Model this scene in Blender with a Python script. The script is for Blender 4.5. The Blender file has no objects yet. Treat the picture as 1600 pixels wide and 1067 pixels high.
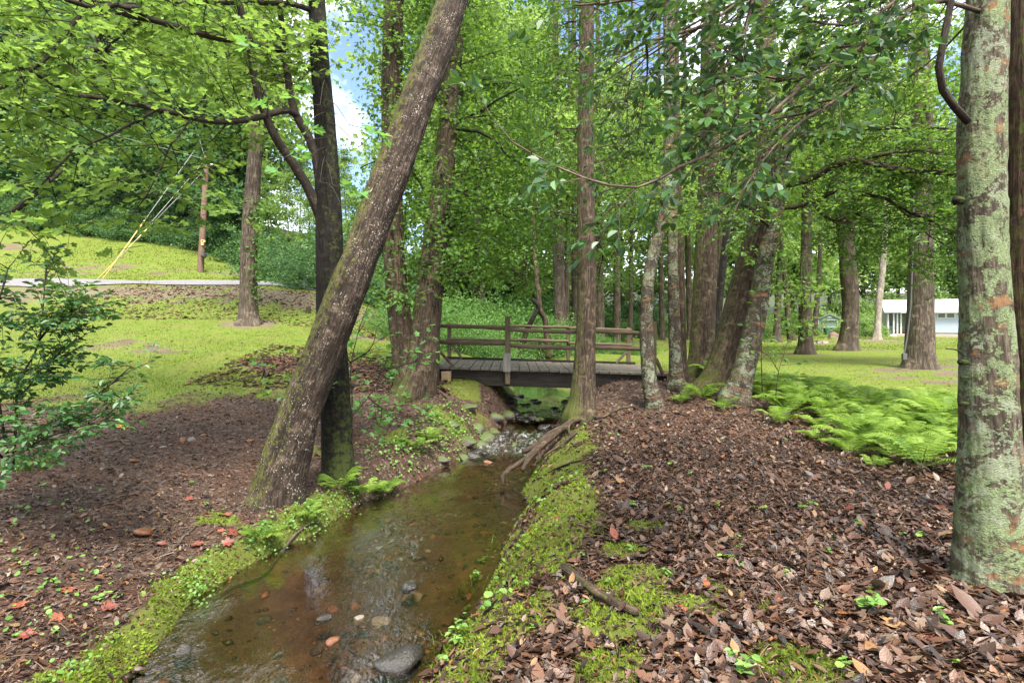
import bpy, math, random
import numpy as np

S = bpy.context.scene
COL = S.collection
PI = math.pi

# ---------------------------------------------------------------- camera, sky, sun, exposure
FPX = 900.0                      # focal length in pixels of the 1600 wide photograph
HZ = 500.0                       # row of the horizon
CAMZ = 1.6
cam_d = bpy.data.cameras.new("camera")
cam = bpy.data.objects.new("camera", cam_d)
COL.objects.link(cam)
cam.location = (0, 0, CAMZ)
cam.rotation_euler = (PI / 2, 0, 0)
cam_d.sensor_width = 36.0
cam_d.lens = FPX / 1600.0 * 36.0
cam_d.shift_y = -(533.5 - HZ) / 1600.0
cam_d.clip_start = 0.05
cam_d.clip_end = 2000
S.camera = cam

SUN_EL, SUN_AZ = 63.0, 165.0
SKYOFF = (0.0, 0.0, 1.36)           # where the blue gaps between the clouds fall
W = bpy.data.worlds.new("World")
S.world = W
W.use_nodes = True
wn = W.node_tree.nodes
sky = wn.new("ShaderNodeTexSky")
sky.sky_type = 'NISHITA'
sky.sun_disc = False
sky.sun_elevation = math.radians(SUN_EL)
sky.sun_rotation = math.radians(SUN_AZ)
sky.air_density = 1.0
sky.dust_density = 0.6
sky.ozone_density = 2.0
wl = W.node_tree.links
wtc = wn.new("ShaderNodeTexCoord")
wno = wn.new("ShaderNodeTexNoise")
wno.inputs["Scale"].default_value = 2.6
wno.inputs["Detail"].default_value = 7
wno.inputs["Roughness"].default_value = .6
wmap = wn.new("ShaderNodeMapping")
wmap.inputs[1].default_value = SKYOFF
wmap.inputs[2].default_value = (0, 0, math.radians(-4))
wl.new(wtc.outputs["Generated"], wmap.inputs[0])
wl.new(wmap.outputs[0], wno.inputs["Vector"])
wmr = wn.new("ShaderNodeMapRange")
wmr.inputs[1].default_value, wmr.inputs[2].default_value = .43, .64
wl.new(wno.outputs[0], wmr.inputs[0])
wmx = wn.new("ShaderNodeMix")
wmx.data_type = 'RGBA'
wl.new(wmr.outputs[0], wmx.inputs[0])
wl.new(sky.outputs[0], wmx.inputs[6])
wmx.inputs[7].default_value = (14.8, 14.4, 13.7, 1)     # bright thin cloud
wl.new(wmx.outputs[2], wn["Background"].inputs[0])
wn["Background"].inputs[1].default_value = 0.08
sun_d = bpy.data.lights.new("sun", 'SUN')
sun_d.energy = 3.6
sun_d.angle = math.radians(18)
sun_d.color = (1.0, 0.94, 0.84)
sun = bpy.data.objects.new("sun", sun_d)
COL.objects.link(sun)
sun.rotation_euler = (math.radians(90 - SUN_EL), 0, math.radians(180 - SUN_AZ))
sun.rotation_euler = (math.radians(90 - SUN_EL), 0, math.radians(-SUN_AZ) + PI)
S.view_settings.view_transform = 'Standard'
S.view_settings.look = 'None'
S.view_settings.exposure = 2.1
S.view_settings.gamma = 1.0
S.cycles.max_bounces = 7
S.cycles.diffuse_bounces = 4
S.cycles.glossy_bounces = 3
S.cycles.transmission_bounces = 6
S.cycles.transparent_max_bounces = 8
S.cycles.caustics_reflective = False
S.cycles.caustics_refractive = False
S.cycles.use_denoising = True
S.cycles.sample_clamp_indirect = 6.0

rng = np.random.default_rng(7)


def P(u, v, d):
    """pixel of the 1600x1067 photograph + distance -> world point"""
    return np.array([(u - 800.0) / FPX * d, d, CAMZ - (v - HZ) / FPX * d])


def sstep(a, b, x):
    t = np.clip((x - a) / (b - a), 0, 1)
    return t * t * (3 - 2 * t)


# ---------------------------------------------------------------- numeric noise
def _hash(ix, iy, iz, seed):
    n = (ix * 374761393 + iy * 668265263 + iz * 1274126177 + seed * 974634777) & 0xffffffff
    n = ((n ^ (n >> 13)) * 1274126177) & 0xffffffff
    n = ((n ^ (n >> 16)) * 2246822519) & 0xffffffff
    return (n & 0xffff) / 65535.0


def vnoise(x, y, z=0.0, seed=0):
    x, y, z = np.broadcast_arrays(np.asarray(x, float), np.asarray(y, float), np.asarray(z, float))
    xi, yi, zi = np.floor(x).astype(np.int64), np.floor(y).astype(np.int64), np.floor(z).astype(np.int64)
    fx, fy, fz = x - xi, y - yi, z - zi
    fx, fy, fz = [f * f * (3 - 2 * f) for f in (fx, fy, fz)]
    r = 0
    for dx in (0, 1):
        wx = fx if dx else 1 - fx
        for dy in (0, 1):
            wy = fy if dy else 1 - fy
            for dz in (0, 1):
                wz = fz if dz else 1 - fz
                r = r + wx * wy * wz * _hash(xi + dx, yi + dy, zi + dz, seed)
    return r


def fbm(x, y, z=0.0, oct=4, seed=0):
    a, s, f = 0.5, 0.0, 1.0
    for k in range(oct):
        s = s + a * (vnoise(x * f, y * f, np.asarray(z) * f, seed + k) - 0.5)
        a *= 0.5
        f *= 2.03
    return s          # about -0.5 .. 0.5


# ---------------------------------------------------------------- meshes from arrays
def make_mesh(name, V, faces, attrs=None, smooth=False):
    """faces: list of integer arrays (n_faces, k)"""
    me = bpy.data.meshes.new(name)
    V = np.ascontiguousarray(V, dtype=np.float32)
    faces = [np.asarray(f, dtype=np.int32) for f in faces if len(f)]
    me.vertices.add(len(V))
    me.vertices.foreach_set("co", V.ravel())
    nl = sum(f.size for f in faces)
    nf = sum(len(f) for f in faces)
    me.loops.add(nl)
    me.polygons.add(nf)
    li = np.concatenate([f.ravel() for f in faces])
    tot = np.concatenate([np.full(len(f), f.shape[1], dtype=np.int32) for f in faces])
    st = np.concatenate([[0], np.cumsum(tot)[:-1]]).astype(np.int32)
    me.loops.foreach_set("vertex_index", li)
    me.polygons.foreach_set("loop_start", st)
    me.polygons.foreach_set("use_smooth", np.full(nf, smooth))
    me.update(calc_edges=True)
    for k, a in (attrs or {}).items():
        a = np.ascontiguousarray(a, dtype=np.float32)
        if a.ndim == 1:
            at = me.attributes.new(k, 'FLOAT', 'POINT')
            at.data.foreach_set("value", a)
        else:
            at = me.attributes.new(k, 'FLOAT_VECTOR', 'POINT')
            at.data.foreach_set("vector", a.ravel())
    return me


def link(name, me, mat, parent=None):
    o = bpy.data.objects.new(name, me)
    COL.objects.link(o)
    if mat is not None and me is not None and len(me.materials) == 0:
        me.materials.append(mat)
    if parent is not None:
        o.parent = parent
    return o


def tag(o, label=None, cat=None, group=None, kind=None):
    if label:
        o["label"] = label
    if cat:
        o["category"] = cat
    if group:
        o["group"] = group
    if kind:
        o["kind"] = kind
    return o


def thing(name, label, cat, loc=(0, 0, 0), group=None, rz=0.0):
    o = bpy.data.objects.new(name, None)
    o.empty_display_size = 0.1
    COL.objects.link(o)
    o.location = [float(c) for c in loc]
    o.rotation_euler = (0, 0, rz)
    return tag(o, label, cat, group)


def dup(root, loc, rz=0.0, scale=1.0, label=None, group=None):
    r = root.copy()
    COL.objects.link(r)
    r.location = [float(c) for c in loc]
    r.rotation_euler = (0, 0, rz)
    r.scale = (scale, scale, scale) if np.isscalar(scale) else scale
    if label:
        r["label"] = label
    if group:
        r["group"] = group
    for ch in list(root.children):
        c = ch.copy()
        COL.objects.link(c)
        c.parent = r
        for g in ch.children:
            d = g.copy()
            COL.objects.link(d)
            d.parent = c
    return r


class MB:
    """collects pieces, builds one mesh"""

    def __init__(self):
        self.V, self.F, self.A, self.n = [], {}, {}, 0

    def add(self, V, F, **attrs):
        V = np.asarray(V, float)
        for f in (F if isinstance(F, list) else [F]):
            f = np.asarray(f, dtype=np.int64)
            if len(f):
                self.F.setdefault(f.shape[1], []).append(f + self.n)
        for k, a in attrs.items():
            self.A.setdefault(k, []).append(np.asarray(a, float))
        self.V.append(V)
        self.n += len(V)
        return self

    def build(self, name, mat, parent=None, smooth=False, local=True):
        V = np.concatenate(self.V)
        if parent is not None and local:
            p = parent
            while p is not None:
                V = V - np.array(p.location)
                p = p.parent
        attrs = {k: np.concatenate(a) for k, a in self.A.items() if sum(len(q_) for q_ in a) == len(V)}
        me = make_mesh(name, V, [np.concatenate(f) for f in self.F.values()], attrs, smooth)
        return link(name, me, mat, parent)

    def box(self, c, s, rot=None, jit=0.0):
        """centre, full size, optional 3x3 rotation; slightly chamfered box"""
        hx, hy, hz = [q / 2 for q in s]
        b = min(hx, hy, hz) * 0.12
        pts = []
        for sx in (-1, 1):
            for sy in (-1, 1):
                for sz in (-1, 1):
                    pts += [(sx * (hx - b), sy * (hy - b), sz * hz), (sx * (hx - b), sy * hy, sz * (hz - b)), (sx * hx, sy * (hy - b), sz * (hz - b))]
        pts = np.array(pts)
        if jit:
            pts = pts + rng.normal(0, jit, pts.shape)
        idx = lambda a, b_, c_, k: ((a * 2 + b_) * 2 + c_) * 3 + k
        q = []
        for z in (0, 1):
            q.append([idx(0, 0, z, 0), idx(1, 0, z, 0), idx(1, 1, z, 0), idx(0, 1, z, 0)])
            q.append([idx(0, z, 0, 1), idx(1, z, 0, 1), idx(1, z, 1, 1), idx(0, z, 1, 1)])
            q.append([idx(z, 0, 0, 2), idx(z, 1, 0, 2), idx(z, 1, 1, 2), idx(z, 0, 1, 2)])
        for a in (0, 1):
            for b_ in (0, 1):
                q.append([idx(a, b_, 0, 1), idx(a, b_, 1, 1), idx(a, b_, 1, 2), idx(a, b_, 0, 2)])
                q.append([idx(a, 0, b_, 0), idx(a, 1, b_, 0), idx(a, 1, b_, 2), idx(a, 0, b_, 2)])
                q.append([idx(0, a, b_, 0), idx(1, a, b_, 0), idx(1, a, b_, 1), idx(0, a, b_, 1)])
        t = [[idx(a, b_, c_, 0), idx(a, b_, c_, 1), idx(a, b_, c_, 2)] for a in (0, 1) for b_ in (0, 1) for c_ in (0, 1)]
        if rot is not None:
            pts = pts @ np.asarray(rot).T
        return self.add(pts + np.asarray(c, float), [np.array(q), np.array(t)])

    def bar(self, a, b, w, h, up=(0, 0, 1), jit=0.0):
        a, b = np.asarray(a, float), np.asarray(b, float)
        x = b - a
        L = np.linalg.norm(x)
        x = x / L
        y = np.cross(up, x)
        y /= np.linalg.norm(y)
        z = np.cross(x, y)
        return self.box((a + b) / 2, (L, w, h), np.stack([x, y, z], 1), jit)

    def tube(self, pts, rad, seg=8, **k):
        V, F, bk = tube(pts, rad, seg, **k)
        return self.add(V, F, bk=bk)


def catmull(pts, n):
    pts = np.asarray(pts, float)
    if len(pts) < 3:
        t = np.linspace(0, 1, n)[:, None]
        return pts[0] * (1 - t) + pts[-1] * t
    p = np.vstack([2 * pts[0] - pts[1], pts, 2 * pts[-1] - pts[-2]])
    L = np.concatenate([[0], np.cumsum(np.linalg.norm(np.diff(pts[:, :3], axis=0), axis=1))])
    s = np.linspace(0, L[-1], n)
    i = np.clip(np.searchsorted(L, s, 'right') - 1, 0, len(pts) - 2)
    t = ((s - L[i]) / np.maximum(L[i + 1] - L[i], 1e-9))[:, None]
    p0, p1, p2, p3 = p[i], p[i + 1], p[i + 2], p[i + 3]
    return 0.5 * (2 * p1 + (p2 - p0) * t + (2 * p0 - 5 * p1 + 4 * p2 - p3) * t ** 2 + (3 * p1 - p0 - 3 * p2 + p3) * t ** 3)


def tube(pts, rad, seg=8, rough=0.0, ridge=0.0, nridge=14, flare=None, seed=0, lump=0.0):
    pts = np.asarray(pts, float)
    n = len(pts)
    rad = np.broadcast_to(np.asarray(rad, float), (n,)).copy()
    T = np.gradient(pts, axis=0)
    T /= np.linalg.norm(T, axis=1)[:, None] + 1e-12
    up = np.array([0.0, 1.0, 0.0]) if abs(T[0][1]) < 0.9 else np.array([1.0, 0, 0])
    X = np.zeros_like(pts)
    x = np.cross(up, T[0])
    for i in range(n):
        x = x - T[i] * np.dot(x, T[i])
        x /= np.linalg.norm(x) + 1e-12
        X[i] = x
    Y = np.cross(T, X)
    L = np.concatenate([[0], np.cumsum(np.linalg.norm(np.diff(pts, axis=0), axis=1))])
    a = np.arange(seg) / seg * 2 * PI
    ca, sa = np.cos(a), np.sin(a)
    R = np.repeat(rad[:, None], seg, 1)
    LL = np.repeat(L[:, None], seg, 1)
    if lump:
        R = R * (1 + lump * 2 * fbm(ca[None] * 1.1 + 5, sa[None] * 1.1, LL * 1.2, 2, seed + 50))
    if flare:
        fh, fa, nl = flare
        w = np.exp(-LL / fh)
        R = R * (1 + w * fa * (0.45 + 0.55 * np.cos(nl * a[None] + seed) + 0.5 * np.cos(2 * a[None] + seed * 2.1)))
    if rough:
        k = 1.0 / max(rad.mean(), 1e-3)
        R = R + rough * 2 * fbm(R * ca[None] * k * 3, R * sa[None] * k * 3, LL * k * 0.8, 3, seed)
    if ridge:
        wob = fbm(ca[None] * 1.5, sa[None] * 1.5, LL * 2.2, 3, seed + 9) * 5
        rr = np.abs(np.sin((a[None] * nridge + wob) / 2 * 1.0))
        br = vnoise(ca[None] * nridge / 3, sa[None] * nridge / 3, LL * 9, seed + 3)
        R = R - ridge * (1 - rr) ** 2 * (0.5 + br)
    V = pts[:, None, :] + R[..., None] * (ca[None, :, None] * X[:, None, :] + sa[None, :, None] * Y[:, None, :])
    r0 = max(rad.mean(), 1e-3)
    bk = np.stack([np.repeat((ca * r0)[None], n, 0), np.repeat((sa * r0)[None], n, 0), LL], -1)
    i = np.arange(n - 1)[:, None] * seg
    j = np.arange(seg)[None]
    jn = (j + 1) % seg
    q = np.stack([i + j, i + jn, i + seg + jn, i + seg + j], -1).reshape(-1, 4)
    V = V.reshape(-1, 3)
    bk = bk.reshape(-1, 3)
    V = np.vstack([V, pts[0] - T[0] * rad[0] * 0.3, pts[-1] + T[-1] * rad[-1] * 0.5])
    bk = np.vstack([bk, [[0, 0, 0]], [[0, 0, L[-1]]]])
    b0, b1 = n * seg, n * seg + 1
    js = np.arange(seg)
    t = np.vstack([np.stack([np.full(seg, b0), (js + 1) % seg, js], 1), np.stack([np.full(seg, b1), (n - 1) * seg + js, (n - 1) * seg + (js + 1) % seg], 1)])
    return V, [q, t], bk
# ---------------------------------------------------------------- the lie of the land
CREEK = np.array([  # y, water edge on the left, on the right
    (-40, -9.0, -6.5), (-15, -4.5, -2.8), (-4, -2.9, -1.5), (1.0, -2.25, -1.05), (2.5, -2.30, -0.78), (3.5, -2.34, -0.54), (4.4, -2.44, -0.28), (5.35, -2.28, -0.06),
    (6.6, -1.95, 0.12), (7.6, -1.32, 0.2), (9, -0.80, 0.38), (10, -0.38, 0.52), (11.4, 0.0, 0.95), (13, 0.05, 1.5),
    (15.5, 0.15, 1.6), (18, -0.25, 1.3), (22, -2.0, -0.3), (28, -5.5, -3.6), (40, -9, -7), (70, -14, -12)])
ZW = np.array([(-40, -.66), (-4, -.62), (7.5, -.6), (10, -.47), (12.3, -.31), (18, -.28), (24, -.2), (40, .3), (70, 1.0)])
BASE = np.array([
    # right bank
    (0, 2.5, -.02), (.2, 3.6, 0), (.53, 4.8, 0), (.98, 6.3, .02), (1.4, 8, .07), (2.1, 9.6, .15), (3.1, 11.3, .42), (3.4, 13.5, .42), (2.7, 12.6, .4),
    (4.2, 10.3, .3), (3.1, 3.5, 0), (6, 3.5, 0), (4.4, 7.2, 0), (4.8, 12, .25), (7, 12, -.05), (10, 10, -.05), (13.5, 19, 0), (8, 27, 0), (18, 32, 0),
    (25, 50, 0), (35, 57, 0), (30, 62, 0), (50, 60, 0), (15, 60, .1), (4, 25, .1), (6, 40, .2), (0, 0, -.03), (5, 0, 0), (10, 4, 0),
    # left bank
    (-2.7, 3.5, -.44), (-2.95, 4.5, -.43), (-2.7, 6.0, -.36), (-2.1, 7, -.3), (-1.7, 8.5, -.1), (-1.4, 10, .12), (-1.7, 11.5, .46), (-1.5, 12.5, .5), (-1.6, 14, .5),
    (-4, 3.5, -.32), (-4, 5.0, -.24), (-5.6, 7.2, 0), (-6.5, 9.75, .3), (-4, 9.5, .17), (-8, 5, 0), (-12, 8, .4), (-2.8, 13, .5), (-2.5, 0, -.45), (-6, 0, -.2),
    (-8.7, 13, .85), (-5.8, 13, .8), (-12, 18, 1.6), (-8, 18, 1.55), (-3.5, 16, .85), (-14, 20.6, 2.1), (-9.3, 20.6, 2.1), (-20, 20.6, 2.2), (-24, 24, 3.15), (-16, 24, 3.1),
    (-10.7, 24, 3.05), (-7.8, 23.5, 2.7), (-5.2, 22, 1.5), (-3, 20, .8), (-2, 30, 1.0), (-6.3, 30, 2.8), (-3, 45, 2.4),
    (-26, 27.5, 3.45), (-17, 27.3, 3.4), (-10, 27.3, 3.3), (-40, 45, 9.4), (-28.7, 43, 7.7), (-21.3, 40, 6.5), (-15, 38, 4.9), (-35, 35, 6.2), (-22, 33, 4.95), (-14, 31, 3.8),
    (-45, 60, 14), (-25, 60, 11), (-10, 55, 5), (0, 60, 3), (-60, 40, 13), (-60, 80, 20), (0, 90, 6), (40, 90, 2), (80, 60, 1), (80, 0, 0), (-60, 0, 4), (-40, 15, 3),
    (-30, 5, 1.5), (0, -30, -.1), (60, -30, 0), (-60, -30, 2), (0, 150, 12), (80, 150, 8), (-80, 150, 26)])


def _tps(r2):
    return np.where(r2 > 1e-12, 0.5 * r2 * np.log(np.maximum(r2, 1e-12)), 0)


def _fit():
    p = BASE[:, :2]
    n = len(p)
    K = _tps(((p[:, None] - p[None]) ** 2).sum(-1)) + np.eye(n) * 0.4
    Q = np.hstack([np.ones((n, 1)), p])
    A = np.block([[K, Q], [Q.T, np.zeros((3, 3))]])
    return np.linalg.solve(A, np.concatenate([BASE[:, 2], np.zeros(3)]))


_W = _fit()


def base_z(x, y):
    x, y = np.broadcast_arrays(np.asarray(x, float), np.asarray(y, float))
    sh = x.shape
    q = np.stack([x.ravel(), y.ravel()], 1)
    out = np.empty(len(q))
    for i in range(0, len(q), 20000):
        c = q[i:i + 20000]
        r2 = ((c[:, None] - BASE[None, :, :2]) ** 2).sum(-1)
        out[i:i + 20000] = _tps(r2) @ _W[:-3] + _W[-3] + c @ _W[-2:]
    return out.reshape(sh)


def creek_edges(y):
    y = np.asarray(y, float)
    l = np.interp(y, CREEK[:, 0], CREEK[:, 1]) + 0.10 * np.sin(y * 2.3) * np.clip(y / 6, 0, 1) * 0.6 + 0.1 * 2 * fbm(y * 1.7, 3.3, 0, 3, 11)
    r = np.interp(y, CREEK[:, 0], CREEK[:, 2]) + 0.14 * 2 * fbm(y * 1.5, 8.1, 0, 3, 17)
    return l, r


def water_z(y):
    return np.interp(y, ZW[:, 0], ZW[:, 1])


def creek_dist(x, y):
    """outside: positive distance to the water edge; side -1 left, +1 right"""
    l, r = creek_edges(y)
    dl, dr = l - x, x - r
    d = np.maximum(dl, dr)
    return d, np.where(dl > dr, -1, 1), (x - l) / np.maximum(r - l, .1)


def moss_bump(x, y):
    return fbm(x * 4.5, y * 4.5, 0, 4, 31)


def ground_z(x, y, fine=True):
    x, y = np.broadcast_arrays(np.asarray(x, float), np.asarray(y, float))
    b = base_z(x, y)
    d, side, t = creek_dist(x, y)
    zw = water_z(y)
    near = 1 - sstep(15, 30, y)
    wr = np.interp(y, [0, 5, 8, 10, 14, 20], [.65, .65, 1.0, 1.3, 1.3, 2.0])
    wl = np.interp(y, [0, 3, 7, 8.5, 11, 14, 20], [.25, .22, .35, .75, 1.1, 1.2, 2.0])
    w = np.where(side < 0, wl, wr)
    k = np.clip(d / w, 0, 1)
    f = 1 - (1 - k) ** 2.2
    edge = zw - .05
    bank = edge + (np.maximum(b, edge + .02) - edge) * f
    depth = .05 + .13 * np.clip(-d / .5, 0, 1)
    bed = zw - depth + .05 * 2 * fbm(x * 2.2, y * 2.2, 0, 3, 5)
    z = np.where(d > 0, bank, np.minimum(bed, edge + .0))
    far = sstep(24, 32, y)
    z = z * (1 - far) + (b - .15 * np.exp(-np.maximum(d, 0))) * far
    if fine:
        amp = np.where(d > 0, np.clip(d / .3, 0.15, 1), .15)
        z = z + amp * (.075 * fbm(x * 1.3, y * 1.3, 0, 4, 21) + .035 * moss_bump(x, y) * (1 - sstep(9, 16, y)))
        # the bumpy mossy shoulder of the banks
        sh = np.exp(-((d - .45) / .35) ** 2) * (d > 0) * (1 - sstep(12, 15, y))
        z = z + sh * .17 * fbm(x * 1.9, y * 1.9, 0, 3, 77)
    z = z + np.where((d > 0) & (d < 1.6), .10, 0) * np.clip(d / .4, 0, 1) * fbm(x * 5.5, y * 5.5, 0, 4, 131) * sstep(7.5, 8.5, y) * (1 - sstep(14, 16, y)) * fine
    return z


def gz(x, y):
    return float(ground_z(np.array([x]), np.array([y]))[0])


def on_ground(u, v, d0=2.0, d1=90.0):
    """first hit of the pixel's ray with the ground"""
    d = np.concatenate([np.linspace(d0, 20, 500), np.linspace(20.1, d1, 500)])
    x, z = (u - 800) / FPX * d, CAMZ - (v - HZ) / FPX * d
    g = ground_z(x, d)
    i = np.argmax(z <= g)
    if not (z <= g).any():
        i = len(d) - 1
    return np.array([x[i], d[i], g[i]])


def grade(x, y):
    """where grass, moss, needles and so on grow: masks 0..1"""
    d, side, t = creek_dist(x, y)
    n1, n2, n3 = fbm(x * .7, y * .7, 0, 4, 41), fbm(x * 2.3, y * 2.3, 0, 4, 42), fbm(x * .22, y * .22, 0, 3, 43)
    # left lawn
    edge = np.interp(x, [-14, -9, -6.5, -4.2, -3.2, -2.5], [9.0, 9.2, 9.5, 9.6, 11.0, 13.5])
    gl = sstep(-.7, .9, y - edge + n1 * 2.2 + n2 * 1.2) * (side < 0) * sstep(.6, 1.6, d)
    path = np.exp(-(((y - 12.8 - .1 * (x + 2)) / .95) ** 2)) * sstep(-6.8, -4.6, x) * (side < 0)
    gl = gl * (1 - sstep(.3, .7, path + n2 * .6))
    # right lawn
    e2 = np.interp(x, [2, 3.6, 4.6, 5.6, 6.5, 9], [13.2, 13.6, 12.2, 9.0, 7.0, 5.5])
    gr = sstep(-.5, .8, y - e2 + n1 * 1.6) * (side > 0) * sstep(.7, 1.6, d)
    grass = np.maximum(gl, gr)
    dry = np.zeros_like(x)
    dry = np.maximum(dry, np.exp(-((y - 22.3) / 2.2) ** 2) * (x < -3.5) * .85)        # the berm below the road
    dry = np.maximum(dry, .66 * sstep(-.04, .16, n3) * (y > 9))
    dry = np.maximum(dry, np.exp(-(((x + 15.3) / 3.2) ** 2 + ((y - 33) / 2.6) ** 2)) * .9)
    dry = np.maximum(dry, np.exp(-((y - 22 - .05 * x) / 1.3) ** 2) * (x > 4) * .55)
    for tx, ty, tr in ((13.5, 19, 1.15), (17.5, 30, 1.2), (13.8, 27, 1.1), (-8.0, 17.5, 1.0), (28, 44.5, 2.5)):
        dry = np.maximum(dry, 1.1 * np.exp(-(((x - tx) / tr) ** 2 + ((y - ty) / (tr * 1.2)) ** 2)))
    # woodland floor where trees stand close
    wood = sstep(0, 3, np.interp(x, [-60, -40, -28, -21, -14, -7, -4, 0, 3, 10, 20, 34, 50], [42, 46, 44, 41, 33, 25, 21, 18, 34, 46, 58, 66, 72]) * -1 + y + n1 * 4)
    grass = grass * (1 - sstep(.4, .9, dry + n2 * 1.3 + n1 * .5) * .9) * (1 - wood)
    # moss
    mr = (side > 0) * sstep(-.02, .06, d) * (1 - sstep(.5, 1.05, d + n1 * .8 + n2 * .5)) * (1 - sstep(7.6, 9.2, y)) * sstep(-.17, -.02, n2 + .08)
    ml = (side < 0) * sstep(.0, .05, d) * (1 - sstep(.22, .5, d + n1 * .9 + n2 * .3)) * (1 - sstep(6.3, 7.2, y))
    mh = (side < 0) * np.exp(-((d - .7) / .6) ** 2) * sstep(7.8, 8.6, y) * (1 - sstep(11.8, 12.4, y)) * sstep(-.2, -.02, n1 + n2 * .5)
    mp = sstep(.19, .3, fbm(x * 1.4 + 9, y * 1.4, 0, 4, 55)) * (y < 9) * (d > 0) * (d < 2.6) * .9
    for mx, my, mr_ in ((.55, 3.05, .28), (.62, 3.35, .2), (.45, 2.6, .22), (1.25, 2.5, .22), (1.0, 4.4, .18), (-5.2, 5.1, .35), (.75, 3.9, .15)):
        mp = np.maximum(mp, sstep(.25, .6, np.exp(-(((x - mx) / mr_) ** 2 + ((y - my) / mr_) ** 2)) + n2 * .5))
    mb = (y > 13.6) * (y < 20) * (d > .05) * (d < 1.6) * .8
    moss = np.clip(np.maximum.reduce([mr, ml, mh, mp, mb]), 0, 1) * (1 - grass)
    bed = sstep(.03, -.03, d)
    return dict(grass=grass, moss=moss, bed=bed, dry=dry, wood=wood, d=d, side=side, path=path * (side < 0))
# ---------------------------------------------------------------- materials
class NT:
    def __init__(self, name):
        self.m = bpy.data.materials.new(name)
        self.m.use_nodes = True
        self.t = self.m.node_tree
        self.t.nodes.clear()
        self.out = self.t.nodes.new("ShaderNodeOutputMaterial")

    def n(self, typ, ins=None, **props):
        nd = self.t.nodes.new("ShaderNode" + typ)
        for k, v in props.items():
            setattr(nd, k, v)
        for k, v in (ins or {}).items():
            self.set(nd.inputs[k], v)
        return nd

    def set(self, sock, v):
        if hasattr(v, "is_linked") or isinstance(v, bpy.types.NodeSocket):
            self.t.links.new(v, sock)
        elif isinstance(v, bpy.types.Node):
            self.t.links.new(v.outputs[0], sock)
        else:
            if isinstance(v, tuple) and len(v) == 3 and sock.type == 'RGBA':
                v = v + (1.0,)
            sock.default_value = v

    def attr(self, name, vec=False):
        nd = self.n("Attribute", attribute_name=name)
        return nd.outputs["Vector" if vec else "Fac"]

    def noise(self, vec, scale, detail=4.0, rough=0.55, dist=0.0):
        return self.n("TexNoise", {"Vector": vec, "Scale": scale, "Detail": detail, "Roughness": rough, "Distortion": dist}).outputs[0]

    def scl(self, vec, s):
        return self.n("VectorMath", {0: vec, 1: s}, operation='MULTIPLY').outputs[0]

    def mix(self, f, a, b, blend='MIX'):
        nd = self.n("Mix", data_type='RGBA', blend_type=blend)
        self.set(nd.inputs[0], f)
        self.set(nd.inputs[6], a)
        self.set(nd.inputs[7], b)
        return nd.outputs[2]

    def math(self, op, a, b=0.0):
        nd = self.n("Math", operation=op)
        self.set(nd.inputs[0], a)
        self.set(nd.inputs[1], b)
        return nd.outputs[0]

    def ramp(self, f, stops, interp='LINEAR'):
        nd = self.n("ValToRGB", {0: f})
        nd.color_ramp.interpolation = interp
        e = nd.color_ramp.elements
        while len(e) < len(stops):
            e.new(0.5)
        for k, (p, c) in zip(e, stops):
            k.position = p
            k.color = (c if len(c) == 4 else tuple(c) + (1,)) if isinstance(c, tuple) else (c, c, c, 1)
        return nd.outputs[0]

    def range(self, f, a, b, c=0.0, d=1.0):
        return self.n("MapRange", {0: f, 1: a, 2: b, 3: c, 4: d}).outputs[0]

    def bump(self, h, strength=0.5, dist=0.02, normal=None):
        ins = {"Height": h, "Strength": strength, "Distance": dist}
        if normal is not None:
            ins["Normal"] = normal
        return self.n("Bump", ins).outputs[0]

    def bsdf(self, col, rough=0.7, normal=None, spec=0.3, **k):
        ins = {"Base Color": col, "Roughness": rough, "Specular IOR Level": spec}
        ins.update(k)
        if normal is not None:
            ins["Normal"] = normal
        return self.n("BsdfPrincipled", ins)

    def done(self, sh):
        self.set(self.out.inputs[0], sh.outputs[0] if isinstance(sh, bpy.types.Node) else sh)
        return self.m


def leaf_mat(name, dark, mid, light, trans, tmix=0.4, rough=0.5, spec=0.35):
    t = NT(name)
    f = t.attr("tint")
    c = t.ramp(f, [(0.0, dark), (0.5, mid), (1.0, light)])
    pb = t.bsdf(c, rough, spec=spec)
    tc = t.mix(f, tuple(q * .7 for q in trans), trans)
    tr = t.n("BsdfTranslucent", {"Color": tc})
    mx = t.n("MixShader", {0: tmix, 1: pb.outputs[0], 2: tr.outputs[0]})
    return t.done(mx)


M = {}
M["maple"] = leaf_mat("maple_leaf", (.032, .075, .012), (.068, .135, .020), (.125, .205, .034), (.26, .41, .07), .5, .5, .3)
M["maple_young"] = leaf_mat("maple_young_leaf", (.04, .11, .03), (.07, .18, .045), (.12, .26, .06), (.22, .45, .08), .4, .5, .3)
M["holly"] = leaf_mat("holly_leaf", (.013, .042, .015), (.026, .076, .022), (.065, .16, .032), (.14, .28, .04), .22, .45, .35)
M["dark_leaf"] = leaf_mat("understory_leaf", (.022, .055, .012), (.05, .115, .02), (.10, .20, .03), (.22, .40, .04), .38, .5, .3)
M["mid_leaf"] = leaf_mat("canopy_leaf", (.042, .09, .016), (.085, .165, .03), (.16, .255, .05), (.32, .48, .09), .46, .55, .25)
M["far_leaf"] = leaf_mat("far_canopy_leaf", (.055, .11, .03), (.11, .19, .055), (.19, .28, .085), (.34, .49, .13), .45, .6, .2)
M["hill_leaf"] = leaf_mat("hill_forest_leaf", (.02, .055, .022), (.045, .105, .035), (.10, .175, .06), (.17, .32, .08), .32, .6, .2)
M["bush_leaf"] = leaf_mat("bush_leaf", (.03, .08, .02), (.06, .14, .03), (.11, .21, .05), (.2, .36, .06), .35, .6, .25)
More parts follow.
